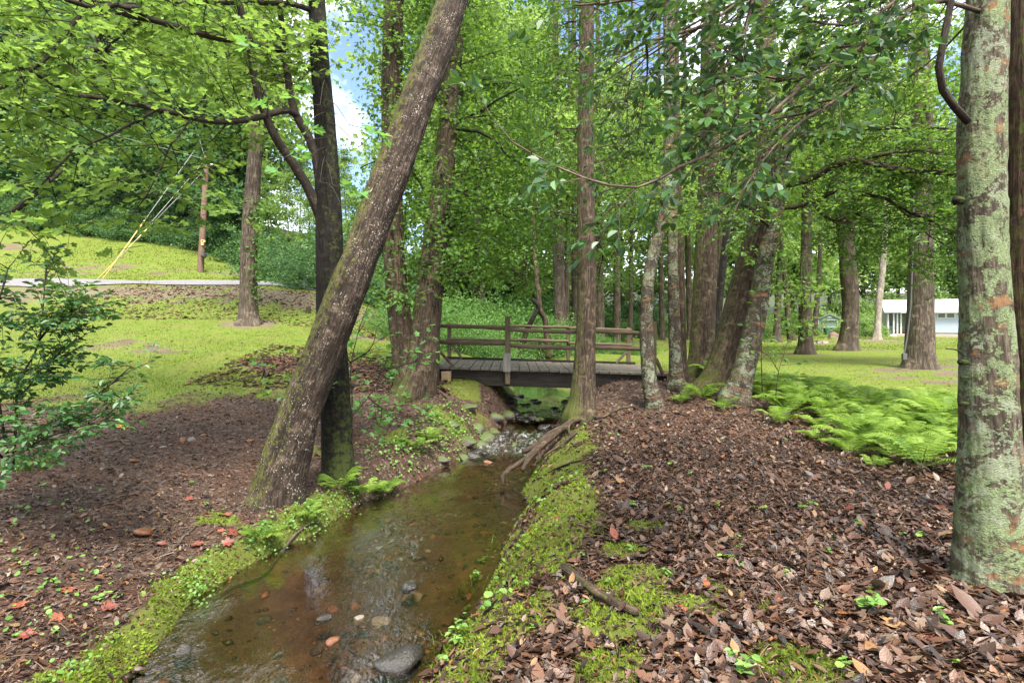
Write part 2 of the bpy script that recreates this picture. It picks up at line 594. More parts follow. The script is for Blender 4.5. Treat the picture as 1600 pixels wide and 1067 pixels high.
M["fern"] = leaf_mat("fern_leaf", (.05, .10, .014), (.12, .20, .03), (.22, .31, .055), (.32, .50, .07), .38, .55, .2)
M["grass"] = leaf_mat("grass_blade", (.055, .095, .013), (.10, .15, .021), (.155, .20, .034), (.2, .28, .04), .3, .7, .06)
M["moss"] = leaf_mat("moss_sprig", (.05, .075, .009), (.115, .165, .017), (.20, .26, .034), (.26, .34, .035), .25, .8, .1)
M["cover"] = leaf_mat("ground_cover_leaf", (.05, .12, .02), (.1, .2, .04), (.18, .3, .06), (.28, .45, .07), .3, .5, .3)


def bark(name, dark, mid, light, moss=(.06, .075, .012), moss_amt=0.25, lichen=(.32, .35, .27), lich_amt=0.2, scale=1.0, orange=None, bump=.9, fleck=0.0, mossdir=(-1, 0, 0.3), low_moss=0.0, band=0.0):
    t = NT(name)
    g_ = .62 if name == 'dark_wet_bark' else 1.15 if name == 'brown_furrowed_bark' else 1.0
    dark, mid, light = [tuple(q * k_ * g_ for q in c_) for c_, k_ in ((dark, .6), (mid, .74), (light, .92))]
    bk = t.attr("bk", True)
    st = t.scl(bk, (1, 1, .13))
    n1 = t.noise(st, 38 * scale, 6, .65, .4)
    n2 = t.noise(st, 110 * scale, 4, .6)
    big = t.noise(bk, 5 * scale, 4, .6)
    vo = t.n("TexVoronoi", {"Vector": st, "Scale": 30 * scale}, feature='DISTANCE_TO_EDGE').outputs[0]
    n0 = t.noise(t.scl(bk, (1, 1, .09)), 20 * scale, 5, .6, .8)
    h = t.math('ADD', t.math('ADD', t.math('MULTIPLY', n1, .75), t.math('MULTIPLY', n0, .5)), t.math('MULTIPLY', t.range(vo, 0, .25), .14))
    hh = t.math('MULTIPLY', h, .72)
    c = t.ramp(hh, [(.40, dark), (.54, mid), (.74, light)])
    c = t.mix(t.range(big, .40, .60, .8, 0), c, t.mix(.6, c, dark))
    c = t.mix(t.range(t.noise(bk, 9 * scale, 5, .7), .54, .66, 0, .6), c, light)
    c = t.mix(.22, c, (.9, .62, .38), 'MULTIPLY')
    c = t.mix(t.range(n2, .5, .62, 0, .75), c, dark)
    if orange:
        ob = t.noise(t.scl(bk, (1, 1, 2.6)) if band else bk, 3.0 * scale, 5, .6)
        c = t.mix(t.range(t.math('ADD', t.math('MULTIPLY', ob, .8), t.math('MULTIPLY', n2, .2)), .55, .61, 0, .62), c, t.mix(n2, tuple(q * .55 for q in orange), orange))
    if lich_amt > 0:
        lb = t.math('ADD', t.math('MULTIPLY', t.noise(bk, 6.5 * scale, 6, .7, .5), .65), t.math('MULTIPLY', t.noise(bk, 42 * scale, 4, .7), .35))
        lf = t.range(lb, .62 - lich_amt * .3, .645 - lich_amt * .3)
        lc = t.mix(t.range(t.noise(bk, 70, 4, .7), .35, .65), tuple(q * .45 for q in lichen), lichen)
        lc = t.mix(t.range(t.noise(bk, 4.5, 4), .5, .6, 0, .75), lc, t.mix(.5, lc, (.25, .26, .22)))
        c = t.mix(t.math('MULTIPLY', lf, .9), c, lc)
        h = t.math('ADD', h, t.math('MULTIPLY', lf, t.math('MULTIPLY', t.noise(bk, 120, 4), .8)))
    if fleck > 0:
        fn = t.noise(t.scl(bk, (1, 1, .6)), 75, 3, .6)
        ff = t.math('MULTIPLY', t.range(fn, .66 - fleck * .1, .70 - fleck * .1), t.range(big, .42, .6))
        c = t.mix(ff, c, (.34, .32, .27))
    geo = t.n("NewGeometry")
    dt = t.n("VectorMath", {0: geo.outputs["Normal"], 1: mossdir}, operation='DOT_PRODUCT').outputs["Value"]
    mn = t.noise(bk, 16, 8, .72)
    mf = t.math('ADD', dt, t.math('MULTIPLY', mn, 6.0))
    if low_moss:
        z = t.n("SeparateXYZ", {0: bk}).outputs[2]
        mf = t.math('ADD', mf, t.range(z, 0.1, low_moss, 1.0, 0.0))
    mf = t.range(mf, 4.05 - moss_amt * 1.6, 4.8 - moss_amt * 1.6)
    mc = t.mix(t.noise(bk, 90, 3), tuple(q * .5 for q in moss), tuple(q * 1.4 for q in moss))
    c = t.mix(t.math('MULTIPLY', mf, .8), c, mc)
    nrm = t.bump(h, min(1.0, bump * 1.15), .032 / scale)
    return t.done(t.bsdf(c, .85, nrm, .2))


M["bark_lean"] = bark("leaning_trunk_bark", (.020, .014, .010), (.065, .047, .036), (.16, .125, .10), moss_amt=.42, lich_amt=.02, fleck=.55, moss=(.075, .085, .012), mossdir=(-.95, -.1, .5))
M["bark_black"] = bark("dark_wet_bark", (.008, .007, .006), (.026, .021, .017), (.065, .055, .045), moss_amt=.2, lich_amt=-.05, moss=(.04, .055, .01), low_moss=1.4, mossdir=(.6, -.5, 0))
M["bark_pale"] = bark("pale_furrowed_bark", (.03, .022, .015), (.10, .076, .053), (.20, .16, .115), moss_amt=.3, lich_amt=-.02, low_moss=.8)
M["bark_brown"] = bark("brown_furrowed_bark", (.024, .017, .011), (.085, .062, .042), (.17, .132, .095), moss_amt=.22, lich_amt=-.05, low_moss=.9)
M["bark_grey"] = bark("grey_ridged_bark", (.05, .04, .03), (.14, .115, .09), (.26, .22, .18), moss_amt=.1, lich_amt=-.02, low_moss=.4, scale=.6)
M["bark_lichen"] = bark("lichen_patched_bark", (.05, .041, .030), (.13, .108, .08), (.22, .19, .15), moss_amt=.05, lichen=(.20, .255, .125), lich_amt=.48, orange=(.30, .135, .05), bump=.5, band=1, moss=(.05, .06, .02))
M["bark_smooth"] = bark("smooth_lichen_bark", (.035, .029, .022), (.09, .075, .058), (.17, .145, .115), moss_amt=.12, lichen=(.19, .22, .14), lich_amt=.34, orange=(.26, .13, .05), bump=.45, band=1)
M["bark_red"] = bark("rusty_dark_bark", (.03, .02, .013), (.10, .06, .035), (.20, .125, .075), moss_amt=.2, lich_amt=-.05, mossdir=(-.6, -.6, 0))
M["bark_white"] = bark("chalky_white_bark", (.25, .22, .19), (.42, .39, .35), (.6, .57, .53), moss_amt=-.2, lich_amt=-.1, scale=.4, bump=.3)
M["bark_far"] = bark("far_bark", (.045, .036, .027), (.11, .088, .068), (.20, .165, .13), moss_amt=.1, lich_amt=-.1, scale=.35, bump=.6)
M["twig"] = bark("twig_bark", (.025, .020, .016), (.06, .048, .038), (.13, .11, .09), moss_amt=.12, lich_amt=-.02, bump=.4, scale=2)
M["twig_pale"] = bark("holly_twig_bark", (.08, .06, .045), (.17, .13, .10), (.28, .23, .18), moss_amt=-.1, lich_amt=-.05, bump=.3, scale=2)


def ground_mat():
    t = NT("ground_soil_grass")
    geo = t.n("NewGeometry")
    pos = geo.outputs["Position"]
    nb, nm, ns = t.noise(pos, 1.6, 6, .6), t.noise(pos, 9, 6, .65), t.noise(pos, 55, 5, .7)
    nf = t.noise(pos, 160, 3, .7)
    vo = t.n("TexVoronoi", {"Vector": pos, "Scale": 26.0, "Randomness": 1.0}).outputs["Color"]
    vf = t.n("SeparateColor", {0: vo}).outputs[0]
    soil = t.ramp(ns, [(.3, (.014, .008, .005)), (.55, (.045, .024, .015)), (.78, (.095, .055, .036))])
    red = t.ramp(nf, [(.3, (.035, .014, .007)), (.7, (.10, .042, .022))])
    soil = t.mix(t.range(nb, .45, .62, 0, .7), soil, red)
    soil = t.mix(t.range(vf, .72, .9, 0, .5), soil, (.16, .115, .09))
    # path: pinkish bare earth with dead leaves
    pth = t.ramp(ns, [(.3, (.07, .036, .026)), (.7, (.16, .095, .072))])
    soil = t.mix(t.math('MULTIPLY', t.attr("path"), .9), soil, pth)
    dryc = t.ramp(ns, [(.3, (.075, .055, .034)), (.5, (.135, .108, .068)), (.72, (.21, .175, .125))])
    dryc = t.mix(t.range(nm, .5, .65, 0, .6), dryc, (.10, .12, .025))
    soil = t.mix(t.math('MULTIPLY', t.attr("dry"), .95), soil, dryc)
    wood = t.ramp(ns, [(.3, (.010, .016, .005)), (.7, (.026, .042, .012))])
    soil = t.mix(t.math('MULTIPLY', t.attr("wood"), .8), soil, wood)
    g = t.ramp(nm, [(.28, (.062, .105, .014)), (.5, (.105, .15, .022)), (.75, (.16, .195, .036))])
    g = t.mix(t.range(ns, .35, .62, .4, 0), g, (.06, .065, .016))
    g = t.mix(t.range(nb, .46, .62, 0, .65), g, (.125, .125, .036))
    gm = t.range(t.math('ADD', t.attr("grass"), t.math('MULTIPLY', t.math('SUBTRACT', ns, .5), .7)), .3, .62)
    c = t.mix(gm, soil, g)
    ms = t.ramp(nf, [(.3, (.05, .065, .008)), (.6, (.105, .13, .013)), (.8, (.15, .18, .025))])
    ms = t.mix(t.range(nm, .4, .7, 0, .5), ms, (.075, .07, .02))
    mm = t.range(t.math('ADD', t.attr("moss"), t.math('MULTIPLY', t.math('SUBTRACT', nm, .5), .9)), .38, .58)
    c = t.mix(mm, c, ms)
    sand = t.ramp(t.noise(pos, 5, 6, .65), [(.3, (.024, .016, .010)), (.5, (.075, .045, .022)), (.7, (.135, .08, .038))])
    peb = t.n("TexVoronoi", {"Vector": t.n("VectorMath", {0: pos, 1: t.n("TexNoise", {"Vector": pos, "Scale": 8.0}).outputs[1]}, operation="ADD").outputs[0], "Scale": 34.0}).outputs["Color"]
    pf = t.n("SeparateColor", {0: peb})
    pebc = t.ramp(pf.outputs[1], [(0, (.012, .010, .008)), (.5, (.05, .033, .021)), (.85, (.105, .072, .048)), (1, (.13, .055, .022))])
    stony = t.range(t.noise(pos, 1.1, 4, .6), .40, .52)
    sand = t.mix(t.math('MULTIPLY', stony, .75), sand, pebc)
    c = t.mix(t.attr("bed"), c, sand)
    h = t.math('ADD', t.math('MULTIPLY', ns, .6), t.math('ADD', t.math('MULTIPLY', vf, .35), t.math('MULTIPLY', nf, .4)))
    return t.done(t.bsdf(c, t.range(ns, .3, .7, .55, .95), t.bump(h, .9, .035), t.range(t.attr('grass'), 0, 1, .3, .08)))


def water_mat():
    t = NT("stream_water")
    geo = t.n("NewGeometry")
    pos = geo.outputs["Position"]
    st = t.scl(pos, (1.0, .45, 1.0))
    n1 = t.noise(st, 7, 4, .6, 1.2)
    n2 = t.noise(st, 26, 3, .6, .8)
    rp = t.attr("rapid")
    n3 = t.noise(t.scl(pos, (1, .5, 1)), 60, 2, .5, .6)
    h = t.math('ADD', t.math('ADD', n1, t.math('MULTIPLY', n2, .45)), t.math('MULTIPLY', n3, .12))
    nrm = t.bump(h, t.math('MULTIPLY', t.range(t.math('MAXIMUM', rp, t.range(t.noise(pos, 1.3, 4, .6, .5), .45, .62, 0, .2)), 0, 1, .07, .9), t.range(t.n('SeparateXYZ', {0: pos}).outputs[1], 8, 15, 1.0, .25)), .07)
    fr = t.n("Fresnel", {"IOR": 1.33, "Normal": nrm}).outputs[0]
    gl = t.n("BsdfGlossy", {"Color": (1, 1, 1), "Roughness": .04, "Normal": nrm})
    tr = t.n("BsdfTransparent", {"Color": (.66, .58, .45)})
    mx = t.n("MixShader", {0: t.math('ADD', t.math('MULTIPLY', fr, 2.3), .03), 1: tr.outputs[0], 2: gl.outputs[0]})
    fo = t.n("BsdfDiffuse", {"Color": (.75, .77, .76)})
    ff = t.math('MULTIPLY', t.range(t.math('ADD', t.noise(t.scl(pos, (1.0, .3, 1.0)), 12, 5, .65, 1.0), t.math('MULTIPLY', rp, .12)), .60, .85), t.math('MULTIPLY', rp, .4))
    mx2 = t.n("MixShader", {0: ff, 1: mx.outputs[0], 2: fo.outputs[0]})
    return t.done(mx2)


def litter_mat():
    t = NT("fallen_leaf")
    geo = t.n("NewGeometry")
    c = t.ramp(t.attr("tint"), [(0, (.006, .0035, .003)), (.2, (.020, .010, .006)), (.42, (.058, .026, .015)), (.58, (.115, .054, .030)), (.70, (.11, .075, .056)), (.82, (.20, .125, .062)), (.91, (.21, .095, .03)), (1.0, (.17, .035, .018))])
    n = t.noise(geo.outputs["Position"], 130, 3, .6)
    c = t.mix(t.range(n, .35, .7, 0, .45), c, t.mix(.5, c, (.02, .014, .012)))
    pb = t.bsdf(c, t.range(n, .3, .7, .28, .6), t.bump(n, .5, .005), .5)
    tr = t.n("BsdfTranslucent", {"Color": c})
    return t.done(t.n("MixShader", {0: .12, 1: pb.outputs[0], 2: tr.outputs[0]}))


def wood_mat(name, dark, light, green=0.0, ax=0, rough=.8):
    t = NT(name)
    tc = t.n("TexCoord").outputs["Object"]
    s = [14.0, 14.0, 14.0]
    s[ax] = 1.2
    n = t.noise(t.scl(tc, tuple(s)), 2.2, 6, .65, .6)
    n2 = t.noise(tc, 3.0, 5, .6)
    c = t.ramp(n, [(.3, dark), (.7, light)])
    c = t.mix(t.range(n2, .35, .7, 0, .55), c, t.mix(.6, c, dark))
    if green:
        c = t.mix(t.math('MULTIPLY', t.range(t.noise(tc, 6, 5, .65), .5, .62), green), c, (.09, .11, .04))
    return t.done(t.bsdf(c, rough, t.bump(n, .6, .01), .25))


def stone_mat(name, a, b, rough=.45, moss=0.0):
    t = NT(name)
    tc = t.n("TexCoord").outputs["Object"]
    geo = t.n("NewGeometry")
    n = t.noise(tc, 14, 6, .65)
    c = t.ramp(n, [(.3, a), (.7, b)])
    if moss:
        up = t.n("SeparateXYZ", {0: geo.outputs["Normal"]}).outputs[2]
        f = t.range(t.math('ADD', up, t.noise(tc, 9, 5)), 1.2 - moss * .5, 1.4 - moss * .5)
        c = t.mix(f, c, (.045, .062, .012))
    return t.done(t.bsdf(c, rough, t.bump(n, .6, .02), .5))


def plain(name, col, rough=.6, spec=.3, var=.12, scale=6, metal=0.0):
    t = NT(name)
    tc = t.n("TexCoord").outputs["Object"]
    n = t.noise(tc, scale, 5, .6)
    c = t.mix(t.range(n, .3, .7), tuple(q * (1 - var) for q in col), tuple(min(1, q * (1 + var)) for q in col))
    return t.done(t.bsdf(c, rough, spec=spec, Metallic=metal))


M["ground"] = ground_mat()
M["water"] = water_mat()
M["litter"] = litter_mat()
M["rail"] = wood_mat("weathered_rail_wood", (.04, .027, .017), (.16, .115, .078), .3)
M["post"] = wood_mat("weathered_post_wood", (.038, .026, .016), (.15, .112, .075), .4, 2)
M["deck"] = wood_mat("grey_deck_wood", (.042, .036, .029), (.15, .13, .106), .15, 1)
M["beam"] = wood_mat("black_creosoted_beam", (.007, .0055, .004), (.034, .027, .021), 0, 0)
M["plate"] = wood_mat("grey_splice_board", (.09, .085, .075), (.22, .21, .19), .05, 2)
M["pole"] = wood_mat("brown_pole_wood", (.085, .05, .035), (.20, .125, .095), 0, 2)
M["wetstone"] = stone_mat("wet_dark_stone", (.008, .0075, .007), (.042, .037, .032), .16)
M["rust_stone"] = stone_mat("rusty_orange_stone", (.07, .028, .013), (.22, .09, .042), .3)
M["pale_stone"] = stone_mat("pale_stone", (.10, .08, .065), (.24, .205, .175), .6)
M["moss_stone"] = stone_mat("mossy_stone", (.05, .045, .035), (.14, .12, .10), .6, 1.0)
M["root"] = bark("bare_root_bark", (.028, .02, .014), (.085, .062, .043), (.17, .13, .095), moss_amt=.12, lich_amt=-.1, bump=.5)
M["stick"] = bark("dead_stick_bark", (.04, .03, .022), (.12, .095, .075), (.28, .235, .19), moss_amt=-.05, lich_amt=.05, bump=.4, scale=1.5)
M["white"] = plain("white_paint", (.55, .55, .545), .5)
M["road"] = plain("pale_asphalt", (.135, .13, .138), .85, .2, .12, 3)
# ---------------------------------------------------------------- ground, road, water
def axis(dense_a, dense_b, step, lo, hi, grow=1.09):
    a = list(np.arange(dense_a, dense_b + 1e-6, step))
    s, up = step, []
    x = dense_b
    while x < hi:
        s = min(s * grow, 12)
        x += s
        up.append(x)
    s, dn = step, []
    x = dense_a
    while x > lo:
        s = min(s * grow, 12)
        x -= s
        dn.append(x)
    return np.array(dn[::-1] + a + up)


gx = axis(-4.2, 4.6, .03, -320, 320, 1.035)
gy = axis(1.8, 13.0, .035, -60, 420, 1.03)
GX, GY = np.meshgrid(gx, gy)
GZ = ground_z(GX, GY)
gr = grade(GX, GY)
nx, ny = len(gx), len(gy)
i = np.arange(ny - 1)[:, None] * nx
j = np.arange(nx - 1)[None]
q = np.stack([i + j, i + j + 1, i + nx + j + 1, i + nx + j], -1).reshape(-1, 4)
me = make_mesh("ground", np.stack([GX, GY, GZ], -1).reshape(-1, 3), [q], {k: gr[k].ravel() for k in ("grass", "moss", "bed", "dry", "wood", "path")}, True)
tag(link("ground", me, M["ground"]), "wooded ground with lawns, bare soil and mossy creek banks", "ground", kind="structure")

# the road along the foot of the hill
rm = MB()
rx = np.arange(-75, -6.4, .5)
rw = np.array([0, .33, .66, 1.0])
ryc = np.interp(rx, [-75, -26, -17, -10, -6], [25.2, 25.5, 25.6, 25.6, 25.3])
RV = []
for k in rw:
    yy = ryc - 1.7 + 3.4 * k
    RV.append(np.stack([rx, yy, ground_z(rx, yy) + .04 + (.0 if k in (0, 1) else .03)], -1))
RV = np.stack(RV, 1)
n = len(rx)
i = np.arange(n - 1)[:, None] * 4
j = np.arange(3)[None]
rm.add(RV.reshape(-1, 3), np.stack([i + j, i + 4 + j, i + 4 + j + 1, i + j + 1], -1).reshape(-1, 4))
tag(rm.build("road", M["road"], smooth=True), "narrow pale asphalt road crossing the grassy slope", "road", kind="structure")

# stream
wy = np.concatenate([np.arange(-14, 1.5, .25), np.arange(1.5, 15, .035), np.arange(15, 27, .15)])
l, r = creek_edges(wy)
wt = np.linspace(0, 1, 70)
WX = (l - .3)[:, None] + (r - l + .6)[:, None] * wt[None]
WY = np.repeat(wy[:, None], len(wt), 1)
rapid = np.maximum(sstep(8.6, 9.4, WY) * (1 - sstep(10.2, 10.9, WY)) * .75, sstep(11.3, 12.0, WY) * (1 - sstep(13.6, 14.6, WY)))
rapid = np.maximum(rapid, .35 * np.exp(-(((WX + 1.15) / .35) ** 2 + ((WY - 5.6) / .9) ** 2)))
WZ = water_z(WY) + (.0035 + .05 * rapid) * fbm(WX * 5, WY * 2.2, 0, 3, 71) + (.0012 + .03 * rapid) * fbm(WX * 14, WY * 7, 0, 2, 73)
nx, ny = len(wt), len(wy)
i = np.arange(ny - 1)[:, None] * nx
j = np.arange(nx - 1)[None]
q = np.stack([i + j, i + j + 1, i + nx + j + 1, i + nx + j], -1).reshape(-1, 4)
me = make_mesh("stream_water", np.stack([WX, WY, WZ], -1).reshape(-1, 3), [q], {"rapid": rapid.ravel()}, True)
tag(link("stream_water", me, M["water"]), "shallow clear creek water running over brown sand and stones", "creek", kind="structure")
# ---------------------------------------------------------------- leaves
def _sym(pts, fold=.12, curl=.0):
    """half outline (x along, y>=0) from base to tip -> folded two-sided leaf template"""
    p = np.array(pts, float)
    n = len(p)
    z = np.abs(p[:, 1]) * fold * 2 - curl * p[:, 0] ** 2
    up = np.stack([p[:, 0], p[:, 1], z], 1)
    dn = up * [1, -1, 1]
    V = np.vstack([up, dn[1:-1]])
    f1 = list(range(n))
    f2 = [0] + [n - 1] + [n + k for k in range(n - 2)][::-1]
    return V, np.array([f1[::-1], f2[::-1]])


LEAF = {
    "maple": _sym([(0, 0), (-.06, .16), (.02, .42), (.10, .30), (.24, .26), (.40, .56), (.52, .42), (.66, .46), (.62, .20), (.78, .20), (1, 0)], .10, .12),
    "maple_lo": _sym([(0, 0), (.0, .40), (.24, .24), (.52, .54), (.62, .20), (1, 0)], .12, .1),
    "holly": _sym([(0, 0), (.12, .15), (.26, .22), (.34, .30), (.46, .26), (.58, .31), (.68, .22), (.82, .18), (1, 0)], .28, .14),
    "oval": _sym([(0, 0), (.22, .22), (.55, .27), (1, 0)], .2, .12),
    "diamond": (np.array([(0, 0, 0), (.5, -.36, .05), (1, 0, -.08), (.5, .36, .05)]), np.array([[0, 1, 2, 3]])),
    "tri": (np.array([(0, -.4, 0), (1, 0, -.05), (0, .4, .05)]), np.array([[0, 1, 2]])),
    "round": _sym([(0, 0), (.05, .3), (.35, .48), (.75, .42), (1, 0)], .1, .05),
    "star": _sym([(0, 0), (.02, .26), (.3, .16), (.45, .50), (.6, .18), (1, 0)], .1, .05),
    "needle": (np.array([(0, -.014, 0), (.5, -.014, .03), (1, -.008, 0), (1, .008, .004), (.5, .014, .034), (0, .014, .004)]), np.array([[0, 1, 4, 5], [1, 2, 3, 4]])),
    "blade": (np.array([(0, -.09, 0), (1, 0, -.08), (0, .09, .02)]), np.array([[0, 1, 2]])),
    "litter": _sym([(0, 0), (.10, .10), (.24, .21), (.42, .24), (.6, .23), (.82, .11), (1, 0)], .30, -.42),
    "litter_b": _sym([(0, 0), (.15, .10), (.26, .28), (.38, .15), (.55, .33), (.66, .14), (.82, .2), (1, 0)], .2, .45),
    "litter_d": _sym([(0, 0), (.02, .22), (.2, .35), (.34, .22), (.5, .3), (.66, .12), (.74, .16), (.8, 0)], .12, -.4),
    "litter_c": _sym([(0, 0), (.3, .14), (.7, .13), (1, 0)], .6, .3),
}


def place(tpl, pos, dirs, nrm, size):
    T, F = LEAF[tpl]
    x = dirs / (np.linalg.norm(dirs, axis=1)[:, None] + 1e-9)
    z = nrm - x * (nrm * x).sum(1)[:, None]
    z /= np.linalg.norm(z, axis=1)[:, None] + 1e-9
    y = np.cross(z, x)
    size = np.broadcast_to(np.asarray(size, float), (len(pos),))
    V = pos[:, None] + size[:, None, None] * (T[None, :, 0:1] * x[:, None] + T[None, :, 1:2] * y[:, None] + T[None, :, 2:3] * z[:, None])
    k = len(T)
    FF = (F[None] + (np.arange(len(pos)) * k)[:, None, None]).reshape(-1, F.shape[1])
    return V.reshape(-1, 3), FF, k


class Leaves:
    def __init__(self):
        self.items = {}

    def add(self, tpl, pos, dirs, nrm, size, tint):
        pos = np.atleast_2d(pos)
        n = len(pos)
        b = lambda a, w: np.broadcast_to(np.asarray(a, float), (n, w) if w else (n,))
        self.items.setdefault(tpl, []).append((pos, b(dirs, 3), b(nrm, 3), b(size, 0), b(tint, 0)))

    def count(self):
        return sum(len(i[0]) for v in self.items.values() for i in v)

    def build(self, name, mat, parent=None, smooth=False):
        mb = MB()
        for tpl, it in self.items.items():
            a = [np.concatenate([i[k] for i in it]) for k in range(5)]
            V, F, k = place(tpl, *a[:4])
            mb.add(V, F, tint=np.repeat(a[4], k))
        return mb.build(name, mat, parent, smooth)


def unit(v):
    return v / (np.linalg.norm(v, axis=-1, keepdims=True) + 1e-9)


def spray(L, T, p0, d0, length, lsize, tpl, step=.12, r0=.006, droop=.25, side=True, tint=.5, tvar=.25, petiole=.6, flat=.8, depth=0, wander=.16, R=rng, pair=True):
    """a twig that carries leaves at its nodes and forks once or twice"""
    n = max(3, int(length / step))
    p, d = np.array(p0, float), unit(np.array(d0, float))
    pts, t0 = [p.copy()], tint + R.normal(0, .08)
    sd = unit(np.cross(d, [0, 0, 1.0]) + 1e-6)
    for k in range(n):
        d = unit(d + R.normal(0, wander, 3) * [1, 1, .7] + np.array([0, 0, -droop * step * (k / n)]))
        p = p + d * step
        pts.append(p.copy())
        sd = unit(np.cross(d, [0, 0, 1.0]) + 1e-6)
        if k >= n * .15:
            for s in ((-1, 1) if pair else (R.choice([-1, 1]),)):
                if R.random() < .12:
                    continue
                ld = unit(d * .6 + sd * s * (.9 + R.normal(0, .25)) + np.array([0, 0, R.normal(-.12, .25)]))
                nr = unit(np.array([0, 0, flat]) + R.normal(0, .38, 3))
                sz = lsize * R.uniform(.65, 1.2)
                L.add(tpl, p + ld * sz * petiole, ld, nr, sz, np.clip(t0 + R.normal(0, tvar), 0, 1))
        if depth > 0 and k > 1 and R.random() < .5:
            s = R.choice([-1, 1])
            spray(L, T, p, d * .8 + sd * s * .9 + [0, 0, R.normal(0, .15)], length * (1 - k / n) * R.uniform(.5, .8) + step * 2, lsize, tpl, step, r0 * .6, droop, side, t0, tvar, petiole, flat, depth - 1, wander, R, pair)
    L.add(tpl, p, unit(d + [0, 0, -.2]), unit(np.array([0, 0, flat]) + R.normal(0, .3, 3)), lsize, np.clip(t0 + R.normal(0, tvar), 0, 1))
    if T is not None:
        rr = np.linspace(r0, r0 * .35, len(pts))
        T.tube(np.array(pts), rr, 4)


def clumps(L, centres, spread, per, lsize, tpl, tint=.5, tclump=.2, tvar=.15, flat=.6, R=rng, out=None, squash=.5):
    """leaf clumps around centre points (uneven: some thick, some thin)"""
    n = len(centres)
    cnt = np.maximum(3, (per * R.uniform(.35, 1.7, n)).astype(int))
    idx = np.repeat(np.arange(n), cnt)
    N = len(idx)
    ax = unit(R.normal(0, 1, (n, 3)) * [1, 1, .35])
    off = R.normal(0, 1, (N, 3)) * np.array([1, 1, squash])
    off = off + ax[idx] * R.normal(0, .8, N)[:, None]
    pos = centres[idx] + off * (spread * R.uniform(.6, 1.3, n)[idx])[:, None] * .6
    dirs = unit(off * .6 + R.normal(0, .7, (N, 3)) + [0, 0, -.25])
    nrm = unit(np.array([0, 0, flat]) + R.normal(0, .45, (N, 3)))
    tc = np.clip(tint + R.normal(0, tclump, n), 0, 1)
    L.add(tpl, pos, dirs, nrm, lsize * R.uniform(.6, 1.3, N), np.clip(tc[idx] + R.normal(0, tvar, N), 0, 1))


def limb(mb, pts, r0, r1, seg=8, wob=.02, R=rng, n=None):
    pts = np.asarray(pts, float)
    L = np.linalg.norm(np.diff(pts, axis=0), axis=1).sum()
    n = n or max(6, int(L / .12))
    c = catmull(pts, n)
    s = np.linspace(0, L * 3, n)
    sd = R.integers(0, 9999)
    c = c + wob * 2 * np.stack([fbm(s, sd, 0, 3), fbm(s, sd + 9, 0, 3), fbm(s, sd + 17, 0, 3)], 1) * np.minimum(1, np.arange(n) / 3)[:, None]
    mb.tube(c, np.linspace(r0, r1, n), seg, rough=r0 * .12, seed=int(sd))
    return c


def trunk_path(px, n=None):
    """list of (u, v, distance, width in pixels) -> smooth world path and radii"""
    a = np.array(px, float)
    W = np.array([P(u, v, d) for u, v, d, w in px])
    r = a[:, 3] / 2 / FPX * a[:, 2]
    L = np.linalg.norm(np.diff(W, axis=0), axis=1).sum()
    n = n or int(L / .05)
    c = catmull(np.hstack([W, r[:, None]]), n)
    return c[:, :3], np.maximum(c[:, 3], .004)


def stem_mesh(px, seg=40, ridge=0.0, nridge=16, rough=0.0, flare=None, lump=.05, sink=.25, step=.05, seed=0):
    c, r = trunk_path(px, max(8, int(sum(np.linalg.norm(P(*px[k][:3]) - P(*px[k + 1][:3])) for k in range(len(px) - 1)) / step)))
    # go on into the soil below the lowest point
    if sink:
        d = unit(c[0] - c[2])
        d = unit(d + [0, 0, -1.0])
        c = np.vstack([c[0] + d * sink, c])
        r = np.concatenate([[r[0] * 1.05], r])
    mb = MB()
    mb.tube(c, r, seg, ridge=ridge, nridge=nridge, rough=rough, flare=flare, lump=lump, seed=seed)
    return mb, c, r


def at_ground(u, v, d, w, lift=0.0):
    p = P(u, v, d)
    return [p[0], p[1], gz(p[0], p[1])]


def crown_in(blobs, R=rng):
    """blobs: (u, v, d, ru, rv, rd, n): clump centres inside an ellipsoid that appears there"""
    out = []
    for (u, v, d, ru, rv, rd, n) in blobs:
        q = unit(R.normal(0, 1, (n, 3))) * R.uniform(0, 1, (n, 1)) ** (1 / 2.6)
        c = P(u, v, d)
        out.append(c + q * [ru / FPX * d, rd, rv / FPX * d])
    return np.vstack(out)


def feeders(T, path, centres, r=.012, R=rng, frac=1.0, rise=.3):
    """thin branches from the trunk path (or limbs) to the clump centres, via coarse limbs"""
    if len(centres) == 0:
        return
    k = max(1, len(centres) // 7)
    seeds = centres[R.choice(len(centres), k, replace=False)]
    own = np.argmin(((centres[:, None] - seeds[None]) ** 2).sum(-1), 1)
    for a in range(k):
        s = seeds[a]
        dd = np.linalg.norm(path - s, axis=1) + np.abs(path[:, 2] - (s[2] - rise * np.linalg.norm((path - s)[:, :2], axis=1))) * 1.5
        b = path[np.argmin(dd)]
        m = (b + s) / 2 + R.normal(0, .06, 3) * np.linalg.norm(s - b) + [0, 0, .06 * np.linalg.norm(s - b)]
        D = np.linalg.norm(s - b)
        c = catmull(np.array([b, m, s]), max(5, int(D / .25)))
        T.tube(c, np.linspace(r * (1 + D * .35), r * .5, len(c)), 5)
        for t in centres[own == a]:
            if R.random() > frac:
                continue
            j = R.integers(len(c) // 2, len(c))
            m2 = (c[j] + t) / 2 + R.normal(0, .08, 3) * np.linalg.norm(t - c[j])
            cc = catmull(np.array([c[j], m2, t]), 5)
            T.tube(cc, np.linspace(r * .55, r * .2, 5), 4)
# ---------------------------------------------------------------- the trees one can tell apart
def tree_root(label, px, group=None, name="tree", cat="tree"):
    return thing(name, label, cat, at_ground(*px[0]), group)


